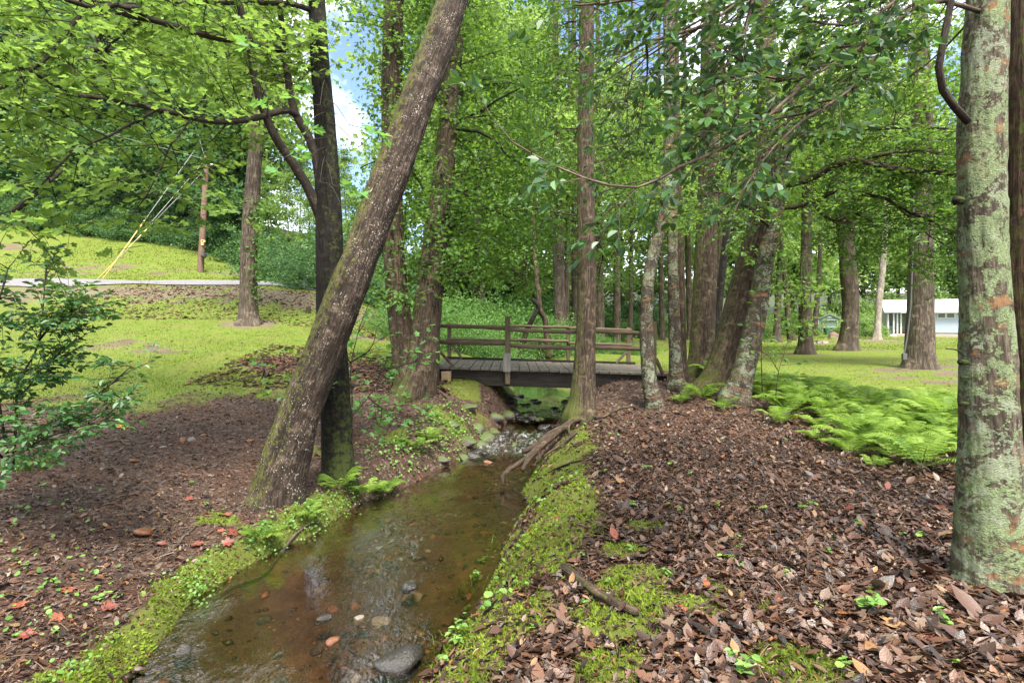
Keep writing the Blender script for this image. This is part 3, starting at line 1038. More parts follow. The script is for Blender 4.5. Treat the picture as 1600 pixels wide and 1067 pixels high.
# 1 the leaning trunk
px = [(434, 785, 6.2, 92), (440, 745, 6.2, 78), (464, 660, 6.25, 66), (502, 560, 6.35, 60), (548, 440, 6.5, 57), (600, 300, 6.8, 55), (648, 170, 7.1, 53), (688, 60, 7.4, 49), (708, 0, 7.6, 46), (752, -130, 8, 42), (795, -300, 8.5, 32)]
t_lean = tree_root("thick mossy trunk leaning far over toward the bridge, flecked with white lichen", px, name="leaning_tree")
mb, c1, r1 = stem_mesh(px, 72, ridge=.011, nridge=26, rough=.02, flare=(.22, .16, 5), lump=.09, step=.025, seed=3)
mb.build("trunk", M["bark_lean"], t_lean, True)

# 2 the dark two-stemmed maple behind it, with long limbs to the left
px = [(530, 757, 7.0, 60), (528, 715, 7.0, 49), (523, 600, 7.0, 45), (517, 500, 7.0, 43), (515, 400, 7.0, 41), (513, 320, 7.05, 39), (508, 200, 7.1, 33), (500, 100, 7.2, 28), (495, 0, 7.3, 25), (490, -150, 7.4, 19), (488, -300, 7.5, 12)]
t_maple = tree_root("dark wet-barked maple with limbs reaching over the lawn, just behind the leaning trunk", px, name="maple_tree")
mb, c2, r2 = stem_mesh(px, 56, ridge=.006, nridge=22, rough=.008, flare=(.3, .25, 4), step=.035, seed=8)
mb.build("trunk", M["bark_black"], t_maple, True)
LI = {}
limbs2 = {
    "fork": ([(505, 352, 7.05), (496, 328, 7.0), (480, 290, 6.9), (458, 256, 6.8), (436, 226, 6.7), (415, 180, 6.6), (398, 120, 6.5), (386, 62, 6.4), (372, 0, 6.3), (360, -60, 6.2)], .065, .03),
    "second": ([(503, 322, 7.05), (492, 250, 7.0), (478, 205, 6.95), (462, 176, 6.9), (448, 120, 7.0), (440, 40, 7.1), (436, -60, 7.2)], .06, .025),
    "low": ([(466, 182, 6.9), (448, 173, 6.8), (400, 184, 6.5), (340, 190, 6.2), (280, 179, 6.0), (205, 163, 5.8), (150, 153, 5.7), (112, 145, 5.6), (60, 120, 5.5), (0, 95, 5.4)], .04, .013),
    "mid": ([(442, 78, 7.0), (392, 70, 6.5), (300, 52, 6.2), (225, 28, 6.0), (150, 12, 5.9), (95, -4, 5.8), (0, -40, 5.7)], .045, .02),
    "sweep": ([(228, 26, 6.0), (190, 8, 5.9), (150, 16, 5.8), (122, 28, 5.6), (98, 58, 5.5), (70, 96, 5.4), (36, 118, 5.3), (0, 138, 5.2), (-50, 160, 5.1)], .026, .012),
    "top": ([(498, 20, 7.3), (440, 5, 7.0), (330, 4, 6.8), (262, 14, 6.6), (232, 28, 6.5), (190, 55, 6.4), (150, 95, 6.3)], .035, .012),
    "fallen": ([(245, 172, 5.9), (180, 206, 5.7), (110, 240, 5.5), (62, 290, 5.4), (15, 335, 5.3), (-40, 370, 5.2)], .014, .006),
    "droop": ([(322, 148, 6.1), (268, 232, 5.9), (232, 300, 5.8), (196, 345, 5.8)], .012, .004),
}
for k, (pp, a, b) in limbs2.items():
    m_ = MB()
    LI[k] = limb(m_, [P(*x) for x in pp], a, b, 10, .03)
    m_.build("limb", M["twig"] if a < .07 else M["bark_black"], t_maple, True)
R = np.random.default_rng(21)
Lf, Tw = Leaves(), MB()
for k, c in LI.items():
    n = len(c)
    d = np.gradient(c, axis=0)
    num = {"fork": 10, "second": 13, "low": 15, "mid": 18, "sweep": 17, "top": 17, "fallen": 10, "droop": 8}[k]
    for j in np.linspace(n * (.45 if k in ("fork", "second") else .18), n - 1, num):
        j = int(j)
        for s in (-1, 1):
            dd = unit(d[j]) * R.uniform(.1, .8) + np.array([R.normal(0, .5), s * R.uniform(.3, 1.0), R.normal(.22, .3)])
            spray(Lf, Tw, c[j], dd, R.uniform(.4, 1.15), .082, "maple", .105, .006, .5, tint=.55, tvar=.2, depth=1, R=R)
# thin hanging sprays with young yellow leaves in front of the hill
for (u, v, d) in [(30, 290, 5.2), (70, 296, 5.3), (150, 325, 5.6), (175, 298, 5.6), (190, 350, 5.7), (255, 345, 5.8), (280, 350, 5.9), (175, 400, 5.8), (330, 300, 6.2), (345, 330, 6.3), (10, 310, 5.1), (215, 318, 5.7), (250, 230, 6), (300, 225, 6.1), (60, 180, 5.5), (110, 200, 5.5)]:
    p = P(u, v, d)
    spray(Lf, Tw, p + [.25, .1, .12], np.array([-1, R.normal(0, .4), -.15]), .55, .085, "maple", .11, .003, .4, tint=.75, tvar=.15, depth=0, R=R)
# high crown behind and above
cc = crown_in([(270, -60, 7.5, 220, 110, 1.6, 34), (120, 60, 8.8, 190, 110, 1.2, 34), (330, 110, 8.6, 120, 90, 1.2, 22), (40, 230, 8.0, 120, 50, 1.2, 8)], R)
pathall = np.vstack(list(LI.values()) + [c2[len(c2) // 2:]])
feeders(Tw, pathall, cc, .012, R, .8)
clumps(Lf, cc, .42, 34, .085, "maple_lo", .6, .18, .18, R=R, squash=.35)
Lf.build("foliage", M["maple"], t_maple)
Tw.build("crown_twigs", M["twig"], t_maple, True)
# pale young leaves that hang close in front of the dark stem
Lf, Tw = Leaves(), MB()
for (u, v, d, du, dv, ln) in [(455, 150, 5.2, -60, 10, .32), (500, 165, 5.2, -70, -10, .3), (470, 215, 5.3, 40, -5, .3), (545, 195, 5.4, 60, 10, .35), (560, 230, 5.4, 60, 0, .3), (420, 255, 5.0, 40, -10, .28), (470, 270, 5.2, -50, 10, .3), (500, 285, 5.2, 40, -5, .3), (535, 325, 5.3, 20, -15, .2), (430, 95, 5.3, -30, -8, .3), (520, 290, 5.3, 50, 20, .25), (430, 120, 5.2, 60, 10, .3)]:
    p = P(u, v, d)
    dd = unit(np.array([du, R.normal(0, 30), -dv]))
    b = P(508, max(60, v - 40), 7.0)
    cc_ = catmull(np.array([b, (b + p) / 2 + [0, 0, .06], p]), 8)
    Tw.tube(cc_, np.linspace(.004, .0025, 8), 4)
    spray(Lf, Tw, p, dd, ln, .105, "maple", .085, .004, .6, tint=.55, tvar=.2, R=R)
Lf.build("young_foliage", M["maple_young"], t_maple)
Tw.build("young_crown_twigs", M["twig"], t_maple, True)

# 3 twin trunk at the left end of the bridge
pxa = [(638, 618, 10.6, 56), (637, 590, 10.6, 43), (628, 520, 10.7, 38), (618, 430, 10.8, 33), (613, 300, 10.9, 31), (612, 150, 11, 32), (615, 0, 11.1, 30), (618, -200, 11.3, 22)]
pxb = [(650, 616, 10.6, 66), (660, 565, 10.6, 50), (668, 480, 10.7, 45), (680, 380, 10.9, 38), (692, 280, 11.1, 33), (703, 160, 11.3, 29), (712, 40, 11.5, 25), (718, -150, 11.7, 18)]
t_twin = tree_root("twin-trunked tree hung with leafy climbers beside the near end of the bridge", pxb, name="twin_trunk_tree")
ma, c3a, _ = stem_mesh(pxa, 44, .008, 18, .01, (.35, .25, 4), .07, seed=13)
ma.build("trunk", M["bark_brown"], t_twin, True)
mb, c3b, _ = stem_mesh(pxb, 44, .009, 18, .01, (.35, .25, 4), .07, seed=14)
mb.build("trunk", M["bark_pale"], t_twin, True)
R = np.random.default_rng(33)
Lf, Tw = Leaves(), MB()
cc = crown_in([(578, 70, 11.2, 24, 100, .6, 9), (545, 20, 11.2, 30, 40, .6, 4), (624, 120, 11.0, 30, 190, .6, 40), (700, 100, 11.3, 70, 160, 1.0, 70), (770, 120, 11.8, 90, 180, 1.2, 84), (760, 330, 11.2, 85, 120, 1.0, 64), (700, 370, 10.9, 50, 80, .8, 36), (620, 330, 11.2, 50, 130, .7, 34), (830, 230, 12, 60, 150, 1.0, 40), (640, 450, 10.7, 30, 60, .5, 12), (730, 435, 10.6, 40, 30, .6, 14), (660, -60, 11.3, 160, 70, 1.2, 50), (630, -30, 10.8, 30, 50, .8, 6)], R)
pa = np.vstack([c3a[40:], c3b[40:]])
feeders(Tw, pa, cc, .014, R, .8)
clumps(Lf, cc, .38, 48, .085, "star", .42, .24, .16, R=R, squash=.45)
Lf.build("foliage", M["dark_leaf"], t_twin)
Tw.build("crown_twigs", M["twig"], t_twin, True)
for pp, a, b in [([(708, 200, 11.3), (740, 205, 11), (775, 222, 10.8), (800, 250, 10.7), (830, 262, 10.6)], .035, .012), ([(705, 190, 11.3), (745, 175, 11.2), (790, 150, 11), (850, 120, 11)], .03, .01), ([(688, 290, 11.1), (720, 300, 10.8), (770, 330, 10.6), (812, 345, 10.5)], .03, .008), ([(664, 300, 11), (640, 262, 10.8), (600, 252, 10.6), (562, 262, 10.5)], .025, .01), ([(712, 180, 11.3), (690, 150, 11), (650, 120, 10.9)], .02, .008)]:
    m_ = MB()
    limb(m_, [P(*x) for x in pp], a, b, 8, .05)
    m_.build("limb", M["bark_black"], t_twin, True)

# 4 the straight tree in front of the bridge
px = [(909, 648, 9.0, 54), (911, 622, 9.0, 41), (914, 560, 9.0, 33), (917, 470, 9.0, 30), (916, 380, 9.0, 29), (915, 250, 9.05, 26), (916, 100, 9.1, 24), (917, 0, 9.2, 22), (918, -200, 9.4, 15)]
t_straight = tree_root("straight tree with a mossy foot standing before the middle of the bridge", px, name="straight_tree")
mb, c4, _ = stem_mesh(px, 44, .007, 18, .008, (.22, .35, 5), .06, seed=23)
mb.build("trunk", M["bark_pale"], t_straight, True)
R = np.random.default_rng(44)
Lf, Tw = Leaves(), MB()
cc = crown_in([(900, 60, 9.8, 90, 150, 1.2, 55), (960, 280, 10.2, 90, 120, 1.2, 60), (850, 330, 10.2, 70, 110, 1.0, 45), (860, 140, 10, 60, 120, 1, 34), (950, 400, 11, 60, 60, 1, 18), (930, -40, 9.8, 130, 60, 1.2, 30)], R)
feeders(Tw, c4[60:], cc, .010, R, .8)
clumps(Lf, cc, .34, 46, .07, "oval", .45, .22, .16, R=R)
Lf.build("foliage", M["dark_leaf"], t_straight)
Tw.build("crown_twigs", M["twig"], t_straight, True)

# 5 crooked sapling
px = [(1023, 637, 9.4, 30), (1016, 605, 9.4, 24), (1011, 550, 9.45, 21), (1010, 500, 9.5, 20), (1013, 440, 9.5, 19), (1020, 400, 9.55, 18), (1031, 360, 9.6, 17), (1040, 320, 9.6, 16), (1044, 250, 9.7, 15), (1047, 150, 9.8, 13), (1050, 0, 9.9, 11), (1055, -150, 10, 7)]
t_crook = tree_root("slim crooked trunk with pale lichen patches before the far bridge post", px, name="crooked_tree")
mb, c5, _ = stem_mesh(px, 28, 0, 10, .008, (.15, .3, 3), .08, seed=27)
mb.build("trunk", M["bark_smooth"], t_crook, True)

# 6 pair of thin stems
pxa = [(1058, 602, 10.5, 30), (1056, 575, 10.5, 21), (1052, 450, 10.5, 17), (1050, 350, 10.6, 16), (1046, 200, 10.7, 14), (1042, 50, 10.8, 11), (1040, -150, 11, 7)]
pxb = [(1066, 596, 10.9, 22), (1065, 560, 10.9, 17), (1064, 500, 10.9, 15), (1062, 400, 10.9, 13), (1059, 300, 11, 12), (1056, 100, 11.1, 10), (1054, -150, 11.2, 7)]
t_pair = tree_root("pair of thin upright stems close together next to the thick furrowed trunk", pxa, name="slender_tree")
for q_, s in ((pxa, 31), (pxb, 32)):
    m_, c6, _ = stem_mesh(q_, 28, .003, 10, .008, (.2, .3, 4), .08, seed=s)
    m_.build("trunk", M["bark_smooth" if s == 31 else "bark_brown"], t_pair, True)

# 7 thick furrowed trunk
px = [(1093, 592, 12.6, 58), (1096, 560, 12.6, 40), (1100, 470, 12.7, 36), (1104, 370, 12.8, 33), (1107, 250, 12.9, 30), (1108, 120, 13, 27), (1109, 0, 13.1, 24), (1110, -250, 13.3, 17)]
t_thick = tree_root("thick straight trunk with furrowed grey-brown bark behind the leaning pair", px, name="oak_tree")
mb, c7, _ = stem_mesh(px, 56, .016, 20, .01, (.4, .3, 5), .05, seed=41)
mb.build("trunk", M["bark_pale"], t_thick, True)

# 8 dark thin leaning stem
px = [(1108, 590, 15, 16), (1118, 520, 15, 13), (1125, 460, 15, 12), (1135, 370, 15, 11), (1145, 300, 15, 10), (1150, 200, 15, 9), (1154, 50, 15, 7), (1158, -100, 15, 5)]
t_dark = tree_root("dark thin slanting stem just beyond the thick furrowed trunk", px, name="slender_tree")
mb, c8, _ = stem_mesh(px, 20, 0, 10, .008, (.2, .2, 3), .06, seed=42)
mb.build("trunk", M["bark_black"], t_dark, True)

# 9 leaning thick trunk
px = [(1116, 615, 10.3, 66), (1126, 585, 10.3, 51), (1142, 530, 10.4, 46), (1160, 460, 10.5, 45), (1180, 390, 10.6, 43), (1193, 330, 10.7, 40), (1199, 250, 10.8, 36), (1200, 150, 10.9, 32), (1196, 50, 11, 30), (1190, -50, 11.1, 28), (1180, -250, 11.3, 20)]
t_lean2 = tree_root("leaning trunk with coarse dark furrowed bark rising from the ferns", px, name="leaning_tree")
mb, c9, _ = stem_mesh(px, 56, .014, 18, .01, (.3, .25, 4), .05, seed=51)
mb.build("trunk", M["bark_brown"], t_lean2, True)

# 10 holly-like trunk with orange and lichen bands, long limbs to the right
px = [(1148, 624, 9.6, 54), (1158, 594, 9.6, 36), (1172, 540, 9.6, 33), (1184, 480, 9.6, 30), (1193, 420, 9.6, 27), (1204, 370, 9.6, 25), (1213, 320, 9.6, 23), (1223, 260, 9.6, 20), (1233, 190, 9.6, 16), (1246, 100, 9.6, 13), (1260, 0, 9.6, 10), (1275, -150, 9.6, 6)]
t_band = tree_root("smooth trunk with orange and lichen bands leaning beside the coarse-barked one, long crooked limbs", px, name="holly_tree")
mb, c10, _ = stem_mesh(px, 36, 0, 10, .012, (.2, .3, 4), .08, seed=61)
mb.build("trunk", M["bark_smooth"], t_band, True)
L10 = []
for pp, a, b in [
    ([(1222, 288, 9.6), (1250, 284, 9.4), (1280, 272, 9.2), (1312, 257, 9.0), (1345, 248, 8.8), (1390, 262, 8.6), (1440, 270, 8.5), (1495, 272, 8.4)], .07, .03),
    ([(1345, 248, 8.8), (1380, 240, 8.7), (1430, 236, 8.6), (1490, 246, 8.5)], .04, .02),
    ([(1214, 325, 9.6), (1245, 322, 9.5), (1275, 312, 9.4), (1305, 298, 9.3), (1345, 300, 9.2), (1400, 320, 9.1), (1450, 348, 9.0), (1500, 366, 8.9)], .045, .012),
    ([(1272, 318, 9.4), (1290, 340, 9.3), (1312, 344, 9.3), (1338, 334, 9.2), (1362, 346, 9.2), (1386, 366, 9.1)], .03, .008),
    ([(1232, 215, 9.6), (1290, 212, 9.3), (1350, 205, 9), (1420, 200, 8.8), (1490, 205, 8.6)], .035, .015),
    ([(1238, 160, 9.6), (1290, 120, 9.3), (1340, 85, 9.0), (1400, 45, 8.8), (1450, 20, 8.6)], .03, .012),
    ([(1236, 180, 9.6), (1300, 160, 9.4), (1380, 110, 9.2), (1460, 60, 9)], .028, .01),
    ([(1395, 318, 9.1), (1440, 355, 9.0), (1480, 385, 9.0), (1500, 392, 9)], .015, .006),
    ([(1206, 360, 9.6), (1180, 330, 9.3), (1150, 310, 9.0), (1110, 300, 8.8)], .025, .01)]:
    m_ = MB()
    L10.append(limb(m_, [P(*x) for x in pp], a, b, 9, .06))
    m_.build("limb", M["bark_brown"], t_band, True)
R = np.random.default_rng(66)
Lf, Tw = Leaves(), MB()
for c in L10:
    d = np.gradient(c, axis=0)
    for j in np.linspace(len(c) * .2, len(c) - 1, 16):
        j = int(j)
        for s in (-1, 1):
            dd = unit(d[j]) * R.uniform(-.2, .8) + np.array([R.normal(0, .4), s * R.uniform(.2, 1.0), R.normal(0, .55)])
            spray(Lf, Tw, c[j], dd, R.uniform(.4, 1.3), .075, "oval", .085, .006, .3, tint=.45, tvar=.2, depth=1, R=R, petiole=.2)
cc = crown_in([(1330, 150, 9.6, 150, 130, 1.2, 44), (1400, 250, 9.3, 110, 90, 1.0, 26), (1200, 180, 9.2, 70, 160, .9, 36), (1320, 20, 9.6, 190, 60, 1.2, 26), (1250, 400, 9.8, 40, 60, .6, 5), (1440, 120, 9.3, 60, 120, .9, 22)], R)
feeders(Tw, np.vstack(L10 + [c10[60:]]), cc, .011, R, .9)
clumps(Lf, cc, .34, 30, .075, "oval", .5, .2, .16, R=R)
Lf.build("foliage", M["dark_leaf"], t_band)
Tw.build("crown_twigs", M["twig"], t_band, True)

# 12 the lichen-patched holly close by
px = [(1547, 930, 3.5, 128), (1547, 895, 3.5, 102), (1547, 800, 3.5, 89), (1546, 700, 3.5, 79), (1544, 600, 3.5, 73), (1541, 500, 3.5, 67), (1537, 400, 3.5, 62), (1534, 250, 3.5, 63), (1538, 100, 3.5, 57), (1543, 0, 3.5, 53), (1546, -100, 3.55, 54), (1552, -300, 3.6, 44)]
t_holly = tree_root("close trunk covered in mint-green lichen patches with rusty orange bands", px, name="holly_tree")
mb, c12, _ = stem_mesh(px, 96, 0, 10, .014, (.14, .2, 4), .08, step=.015, seed=71)
mb.build("trunk", M["bark_lichen"], t_holly, True)
for (u, v, r_) in ((1499, 566, .017), (1500, 631, .014), (1492, 314, .026), (1503, 590, .008)):
    m_ = MB()
    p = P(u, v, 3.47)
    m_.tube(np.array([p + [.05, 0, 0], p + [.012, 0, .002], p, p + [-.008, 0, -.002]]), [r_ * .8, r_ * 1.05, r_ * 1.0, r_ * .5], 14, rough=r_ * .25, seed=int(u + v))
    m_.build("branch_knot", M["bark_black"], t_holly, True)
m_ = MB()
limb(m_, [P(1506, 556, 3.46), P(1495, 547, 3.44), P(1478, 545, 3.42)], .005, .003, 6, .002)
m_.build("branch_stub", M["twig"], t_holly, True)
LH = []
for pp, a, b in [
    ([(1512, 190, 3.45), (1498, 176, 3.42), (1487, 160, 3.4), (1476, 148, 3.38), (1467, 130, 3.36), (1466, 105, 3.35), (1474, 70, 3.33), (1484, 30, 3.32), (1492, -20, 3.3), (1500, -90, 3.3)], .022, .016),
    ([(1540, -60, 3.5), (1440, -70, 3.4), (1300, -50, 3.3), (1180, -10, 3.25), (1100, 40, 3.2), (1010, 70, 3.1), (980, 85, 3.1)], .018, .006),
    ([(1530, 18, 3.45), (1460, 0, 3.35), (1390, 40, 3.3), (1320, 90, 3.2), (1270, 120, 3.1), (1200, 120, 3.05), (1130, 75, 3.0)], .014, .005),
    ([(1180, -10, 3.25), (1160, 60, 3.1), (1130, 110, 3.0), (1112, 170, 2.95), (1106, 210, 2.9)], .009, .004),
    ([(1270, 120, 3.1), (1200, 180, 2.95), (1130, 230, 2.85), (1060, 265, 2.8), (1000, 295, 2.75), (930, 285, 2.7), (870, 265, 2.7), (815, 230, 2.68), (800, 218, 2.68)], .011, .0035),
    ([(1390, 40, 3.3), (1350, 120, 3.2), (1300, 160, 3.1), (1250, 190, 3.0), (1180, 270, 2.9), (1150, 330, 2.85)], .010, .004),
    ([(1300, -50, 3.3), (1200, -40, 3.1), (1100, -20, 3.0), (1000, 0, 2.95), (900, 10, 2.9)], .012, .005),
    ([(1440, -70, 3.4), (1400, 0, 3.3), (1330, 40, 3.2), (1260, 30, 3.1)], .012, .006)]:
    m_ = MB()
    LH.append(limb(m_, [P(*x) for x in pp], a, b, 9, .02))
    m_.build("limb", M["twig_pale"] if len(LH) > 1 else M["twig"], t_holly, True)
R = np.random.default_rng(77)
Lf, Tw = Leaves(), MB()
for k, c in enumerate(LH[1:]):
    d = np.gradient(c, axis=0)
    for j in np.linspace(len(c) * .25, len(c) - 1, 27 if k != 3 else 20):
        j = int(j)
        for s in (-1, 1):
            if R.random() < .2:
                continue
            dd = unit(d[j]) * R.uniform(.2, .9) + np.array([R.normal(0, .3), s * R.uniform(.1, .7), R.normal(-.1, .45)])
            spray(Lf, Tw, c[j], dd, R.uniform(.12, .42), .062, "holly", .045, .0028, .3, tint=.42, tvar=.24, depth=1 if R.random() < .5 else 0, R=R, petiole=.12, flat=.55, pair=False)
# bright new shoots
for (u, v, d) in [(1000, 55, 3.1), (985, 75, 3.1), (1040, 205, 2.85)]:
    spray(Lf, Tw, P(u, v, d), [-.3, 0, .5], .16, .06, "holly", .03, .002, .1, tint=1.0, tvar=.02, R=R, petiole=.1)
# leafier sprays a little farther back
cc = crown_in([(1050, 60, 4.6, 190, 120, .6, 70), (1020, 210, 4.9, 180, 90, .6, 56), (1220, 60, 4.8, 150, 110, .6, 40), (1120, 270, 4.8, 100, 60, .5, 20), (1400, 40, 4.9, 110, 70, .5, 16), (1300, 150, 5, 120, 60, .5, 16), (930, 110, 5.0, 60, 80, .4, 18)], R)
feeders(Tw, np.vstack(LH[1:]), cc, .005, R, .9, 0)
for p in cc:
    for s in range(2):
        spray(Lf, Tw, p, unit(np.array([R.normal(-.3, .7), R.normal(0, .6), R.normal(-.15, .4)])), R.uniform(.18, .4), .06, "oval", .05, .0025, .3, tint=.42, tvar=.22, R=R, petiole=.12, flat=.55, pair=R.random() < .5)
Lf.build("foliage", M["holly"], t_holly)
Tw.build("crown_twigs", M["twig_pale"], t_holly, True)

# 13 the rusty trunk at the very edge
px = [(1640, 850, 4.3, 100), (1630, 780, 4.3, 84), (1624, 700, 4.3, 74), (1613, 550, 4.3, 70), (1610, 300, 4.3, 68), (1612, 0, 4.3, 64), (1616, -250, 4.4, 54)]
t_edge = tree_root("rusty brown trunk right behind the lichen-covered one", px, name="oak_tree")
mb, c13, _ = stem_mesh(px, 64, .009, 20, .01, (.3, .2, 4), .05, step=.03, seed=81)
mb.build("trunk", M["bark_red"], t_edge, True)

# 14 pale trunk on the left lawn
px = [(388, 507, 17.5, 44), (388, 485, 17.5, 29), (389, 400, 17.5, 25), (393, 320, 17.5, 24), (399, 240, 17.5, 21), (404, 180, 17.5, 21), (410, 60, 17.6, 17), (416, -100, 17.8, 11)]
t_lawn = tree_root("pale trunk with ivy on one side standing alone on the sloping lawn", px, name="poplar_tree")
mb, c14, _ = stem_mesh(px, 44, .012, 16, .015, (.35, .35, 5), .06, seed=91)
mb.build("trunk", M["bark_grey"], t_lawn, True)
R = np.random.default_rng(92)
Lf = Leaves()
for v in np.linspace(310, 470, 60):
    p = P(np.interp(v, [300, 480], [402, 400]), v, 17.3)
    clumps(Lf, p[None] + R.normal(0, .05, (1, 3)), .14, 9, .09, "oval", .4, R=R)
Lf.build("ivy", M["bush_leaf"], t_lawn)
Lf, Tw = Leaves(), MB()
cc = crown_in([(390, 90, 18, 90, 110, 2.2, 34), (455, 200, 18, 40, 60, 1.5, 10), (380, -60, 18, 180, 80, 2.2, 40)], R)
feeders(Tw, c14[100:], cc, .02, R)
clumps(Lf, cc, .6, 50, .15, "maple_lo", .5, R=R)
Lf.build("foliage", M["mid_leaf"], t_lawn)
Tw.build("crown_twigs", M["bark_far"], t_lawn, True)
# ---------------------------------------------------------------- lawn trees on the right
def lawn_tree(label, stems, mat, blobs, R, lsize=.16, spread=.7, per=46, name="tree", leaf="mid_leaf", ridge=.012, flare=(.35, .16, 5), group=None, tint=.55):
    t = tree_root(label, stems[0], group, name)
    ps = []
    for k, s in enumerate(stems):
        m_, c_, _ = stem_mesh(s, 32, ridge, 18, .015, flare if k == 0 else None, .06, sink=.3 if k == 0 else 0, step=.12, seed=int(R.integers(999)))
        m_.build("trunk", mat, t, True)
        ps.append(c_)
    if blobs:
        Lf, Tw = Leaves(), MB()
        cc = crown_in(blobs, R)
        feeders(Tw, np.vstack([p[len(p) // 3:] for p in ps]), cc, .02, R, .7)
        clumps(Lf, cc, spread, per, lsize, "maple_lo", tint, .2, .17, R=R, squash=.4)
        Lf.build("foliage", M[leaf], t)
        Tw.build("crown_twigs", M["bark_far"], t, True)
    return t


R = np.random.default_rng(101)
t15 = lawn_tree("stout grey trunk on the open lawn with a cable conduit up its side", [[(1437, 582, 19, 58), (1437, 556, 19, 43), (1438, 500, 19, 37), (1439, 400, 19, 33), (1440, 300, 19, 30), (1440, 200, 19, 29), (1438, 50, 19.2, 23), (1435, -150, 19.5, 13)]], M["bark_grey"],
                [(1450, 60, 19, 210, 170, 4, 38), (1330, 200, 20, 160, 100, 3, 55), (1450, 260, 19, 90, 60, 2, 16), (1560, 120, 19, 80, 120, 2, 24)], R, name="oak_tree")
m_ = MB()
m_.tube(np.array([P(1411, 562, 18.75), P(1417, 530, 18.75), P(1423, 480, 18.75), P(1426, 400, 18.75), P(1428, 300, 18.75)]), .025, 8)
m_.box(P(1413, 557, 18.7), (.14, .1, .2))
m_.build("conduit", plain("grey_conduit", (.07, .07, .068), .6), t15)
lawn_tree("dark forked trunk with a flared foot on the lawn in front of the shed", [[(1324, 548, 30, 40), (1326, 530, 30, 28), (1329, 480, 30, 24), (1326, 430, 30, 25), (1320, 385, 30, 18), (1312, 330, 30, 14), (1305, 250, 30, 11), (1298, 120, 30, 7)], [(1326, 430, 30, 24), (1327, 385, 30, 16), (1330, 320, 30, 13), (1336, 220, 30, 10), (1342, 100, 30, 6)]], M["bark_far"],
          [(1320, 180, 30, 120, 120, 5, 70), (1280, 310, 31, 70, 40, 3, 22), (1385, 300, 31, 50, 50, 3, 18)], R, .2, .95, 44, "forked_tree")
lawn_tree("grey trunk with leafy shoots up its side on the lawn nearest the ferns", [[(1258, 554, 27, 34), (1259, 532, 27, 22), (1258, 470, 27, 18), (1260, 380, 27, 16), (1262, 250, 27, 15), (1264, 50, 27, 10)]], M["bark_far"],
          [(1255, 150, 27, 130, 130, 4, 80), (1228, 320, 28, 50, 50, 3, 18), (1250, 470, 26.6, 14, 60, .5, 10)], R, .18, .9, 44, "lawn_tree")
lawn_tree("chalky white slim trunk standing by the bushes at the porch end of the house", [[(1370, 533, 46, 16), (1371, 515, 46, 10), (1374, 470, 46, 9.5), (1379, 420, 46, 9), (1383, 350, 46, 8), (1388, 200, 46, 6)]], M["bark_white"],
          [(1390, 210, 46, 90, 90, 5, 60), (1400, 370, 47, 40, 40, 3, 16)], R, .3, 1.4, 44, "sycamore_tree", ridge=0)
lawn_tree("thin grey trunk on the far lawn in line with a parked trailer", [[(1213, 534, 44, 18), (1214, 515, 44, 11), (1217, 440, 44, 9), (1220, 380, 44, 8), (1222, 200, 44, 5)]], M["bark_far"], [(1205, 220, 44, 80, 110, 5, 60), (1200, 380, 45, 50, 40, 3, 20)], R, .3, 1.4, 40, "lawn_tree", ridge=0)
lawn_tree("thin leaning trunk close beside the thin grey one on the far lawn", [[(1237, 530, 47, 14), (1232, 500, 47, 9), (1228, 450, 47, 8), (1222, 380, 47, 7), (1216, 250, 47, 5)]], M["bark_far"], [(1240, 260, 47, 60, 90, 4, 40)], R, .3, 1.4, 40, "lawn_tree", ridge=0)
lawn_tree("slim bare stem just left of the green shed", [[(1272, 525, 58, 9), (1278, 450, 58, 7), (1281, 400, 58, 6), (1284, 250, 58, 4)]], M["bark_far"], [(1280, 260, 58, 60, 100, 5, 44), (1300, 410, 60, 34, 40, 3, 16)], R, .35, 1.6, 40, "lawn_tree", ridge=0)
lawn_tree("smooth grey trunk showing beyond the dark slanting stem", [[(1117, 535, 38, 14), (1120, 500, 38, 10), (1123, 440, 38, 9), (1126, 350, 38, 8), (1130, 150, 38, 6)]], M["bark_grey"], [(1140, 230, 38, 90, 120, 4, 50)], R, .25, 1.2, 44, "lawn_tree", ridge=0)
